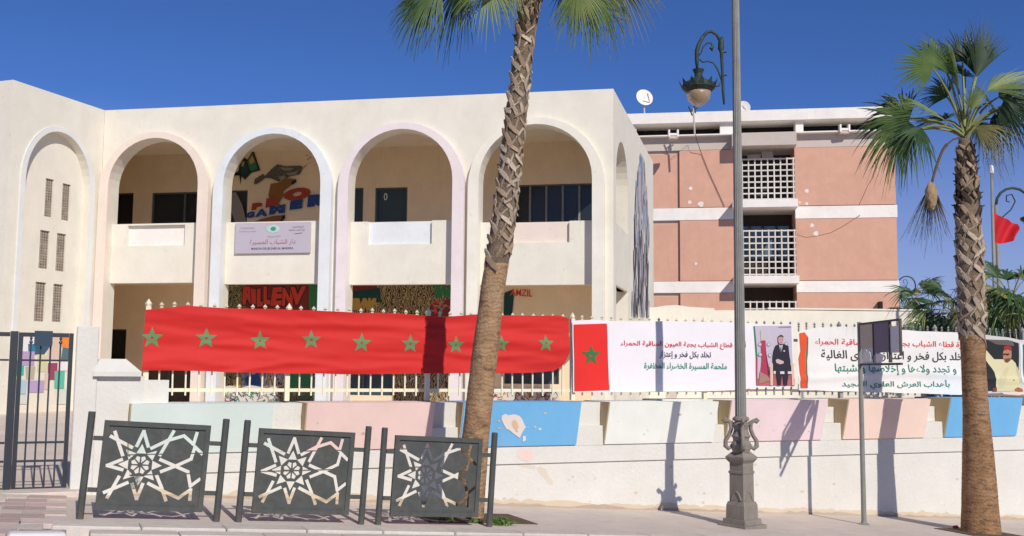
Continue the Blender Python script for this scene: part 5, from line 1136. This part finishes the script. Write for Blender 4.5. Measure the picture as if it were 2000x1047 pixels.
def dish(x, y, Y, r, base_y, tilt, label):
    P = pal(Y, 0); c = P(x, y); b = P(x, base_y); t = T('satellite_dish', label, 'satellite dish', None, b, group='satellite dishes on the roof')
    bm = B(); n_ = 20; ax = Vector(tilt).normalized(); u = ax.orthogonal().normalized(); v = ax.cross(u); rings = [[bm.verts.new(c + ax * (.18 * q * q * r - .18 * r) + (u * math.cos(6.2832 * k / n_) + v * math.sin(6.2832 * k / n_)) * r * q) for k in range(n_)] for q in (.05, .4, .75, 1)]
    for i in range(3):
        for k in range(n_): bm.faces.new((rings[i][k], rings[i][(k + 1) % n_], rings[i + 1][(k + 1) % n_], rings[i + 1][k]))
    bm.faces.new(rings[0]); part('reflector', bm, WHITEP, t, smooth=True)
    part('mast', tube(B(), [b, c - ax * .18 * r + Vector((0, .06, 0))], .035, n=6), GREYP, t); part('feed_arm', tube(B(), [c - v * r * .8 * (1 if v.z > 0 else -1), c + ax * r * .9], [.02, .03], n=5), GREYP, t)
dish(1259, 190, 42.5, .36, 232, (.25, -1, .25), 'white satellite dish on a tall mast above the left end of the apartment roof'); dish(1451, 211, 43, .31, 221, (-.3, -1, .1), 'pale satellite dish low on the roof just right of the lamp post')
PA = pal(41.0, 0); at_b = PA(1357, 262); an = T('roof_antenna', 'thin aerial mast with a cable running down the salmon facade, below the lamp head', 'antenna', None, at_b)
part('mast', tube(B(), [at_b, PA(1354, 212)], .035, n=6), GREYP, an)
for (a, b) in (((1347, 217), (1362, 211)), ((1345, 208), (1352, 226)), ((1356, 207), (1358, 221))): part('element', tube(B(), [PA(*a), PA(*b)], .03, n=5), GREENB, an)
part('cable', tube(B(), [PA(1355, 240)] + [PB.w(PB.at(x, y, -.46)[0], -.46, PB.at(x, y, -.46)[1]) for x, y in ((1358, 262), (1362, 278))] + [PB.w(PB.at(x, y, -.09)[0], -.09, PB.at(x, y, -.09)[1]) for x, y in ((1370, 300), (1384, 335), (1400, 370), (1415, 403))], .012, n=4), CABL, an)
for x, yy in ((1315, 262), (1649, 252)):
    P = pal(41.2, 0); b = P(x, yy + 8); t = T('air_conditioner', 'white wall bracket and unit on the attic ledge ' + ('left of the lamp post' if x < 1400 else 'left of the right palm crown'), 'air conditioner', None, b, group='air conditioners on the attic ledge')
    def bb(x0, x1, y0, y1, d0, d1, nm, m): a = P(x0, y1); c = P(x1, y0); part(nm, bx(a.x, c.x, 41.2 + d0, 41.2 + d1, a.z, c.z), m, t)
    bb(x - 10, x - 7, yy - 8, yy + 6, -.1, .1, 'bracket', WHITEP); bb(x + 7, x + 10, yy - 8, yy + 6, -.1, .1, 'bracket', WHITEP); bb(x - 7, x + 7, yy - 1, yy + 3, -.08, .08, 'bracket_bar', WHITEP); bb(x - 9, x + 9, yy + 3, yy + 9, -.06, .4, 'unit', GREYP)

# ================================================================== SMALL THINGS ON THE PAVEMENT
for (s, n, a, b, nm) in ((-4.42, -1.32, .62, .42, 1), (2.62, -1.66, .45, .34, 2)):
    bm = bx(-a, a, -b, b, -.05, .009); me = mesh_of(bm, SOIL, 'tree_pit'); inst('tree_pit', me, side.o, (s, n, gz(s)), (0, ANG, 0))
WD = leafmat('weed_green', (0.10, 0.22, 0.05), (0.22, 0.34, 0.10))
def weed(x, y, r, h, n_, seed, label):
    s, n = ground_hit(x, y); p = W.w(s, n, gz(s)); rn = random.Random(seed); t = T('weed', label, 'weed', None, p, group='weeds in the tree pit'); bm = B()
    for i in range(n_):
        a = rn.uniform(0, 6.28); q = rn.uniform(0, r); b = p + Vector((q * math.cos(a) * 1.3, q * math.sin(a) * .7, 0)); l = rn.uniform(.3, 1) * h; d = Vector((rn.gauss(0, .5), rn.gauss(0, .5), 1)).normalized(); e = d.cross(Vector((rn.random(), rn.random(), 0))).normalized() * rn.uniform(.008, .02)
        m_ = b + d * l * .6; tip = b + d * l + Vector((rn.gauss(0, .02), rn.gauss(0, .02), -.02)); bm.faces.new([bm.verts.new(b), bm.verts.new(m_ - e), bm.verts.new(tip), bm.verts.new(m_ + e)])
    part('foliage', bm, WD, t)
weed(976, 1026, .10, .12, 120, 1, 'fresh green weed tuft right of the last barrier post'); weed(868, 1016, .10, .07, 50, 2, 'thin weeds under the right barrier panel, left of the trunk'); weed(930, 1022, .06, .08, 40, 3, 'weeds at the foot of the leaning palm, between trunk and barrier post')
s, n = ground_hit(1867, 1032); p = W.w(s, n, gz(s)); t = T('litter', 'crumpled red wrapper on the pavement beside the right palm', 'litter', None, p)
bm = B(); bmesh.ops.create_icosphere(bm, subdivisions=2, radius=.035)
for v in bm.verts: v.co = Vector((v.co.x * 1.3, v.co.y, v.co.z * .6)) * (1 + .5 * nz(v.co.x * 40, v.co.y * 40, v.co.z * 40)) + p + Vector((0, 0, .02))
part('wrapper', bm, flat('wrapper_red', (0.6, 0.06, 0.08)), t)
s, n = ground_hit(72, 1056); p = W.w(s, n, gz(s)); t = T('kerb_block', 'worn white painted kerb block at the bottom left corner', 'kerb', None, p)
bm = bx(-.22, .22, -.11, .11, -.05, .075, bev=.03)
bmesh.ops.subdivide_edges(bm, edges=bm.edges, cuts=2, use_grid_fill=True)
for v in bm.verts: v.co += Vector((nz(v.co.x * 6, v.co.y * 6), nz(v.co.y * 6, v.co.z * 6, 3), nz(v.co.x * 7, v.co.z * 5, 6))) * .03; v.co = Matrix.Rotation(.55, 3, 'Z') @ v.co; v.co += p
part('block', bm, paint('worn_white_paint', (0.74, 0.72, 0.70)), t, smooth=True)
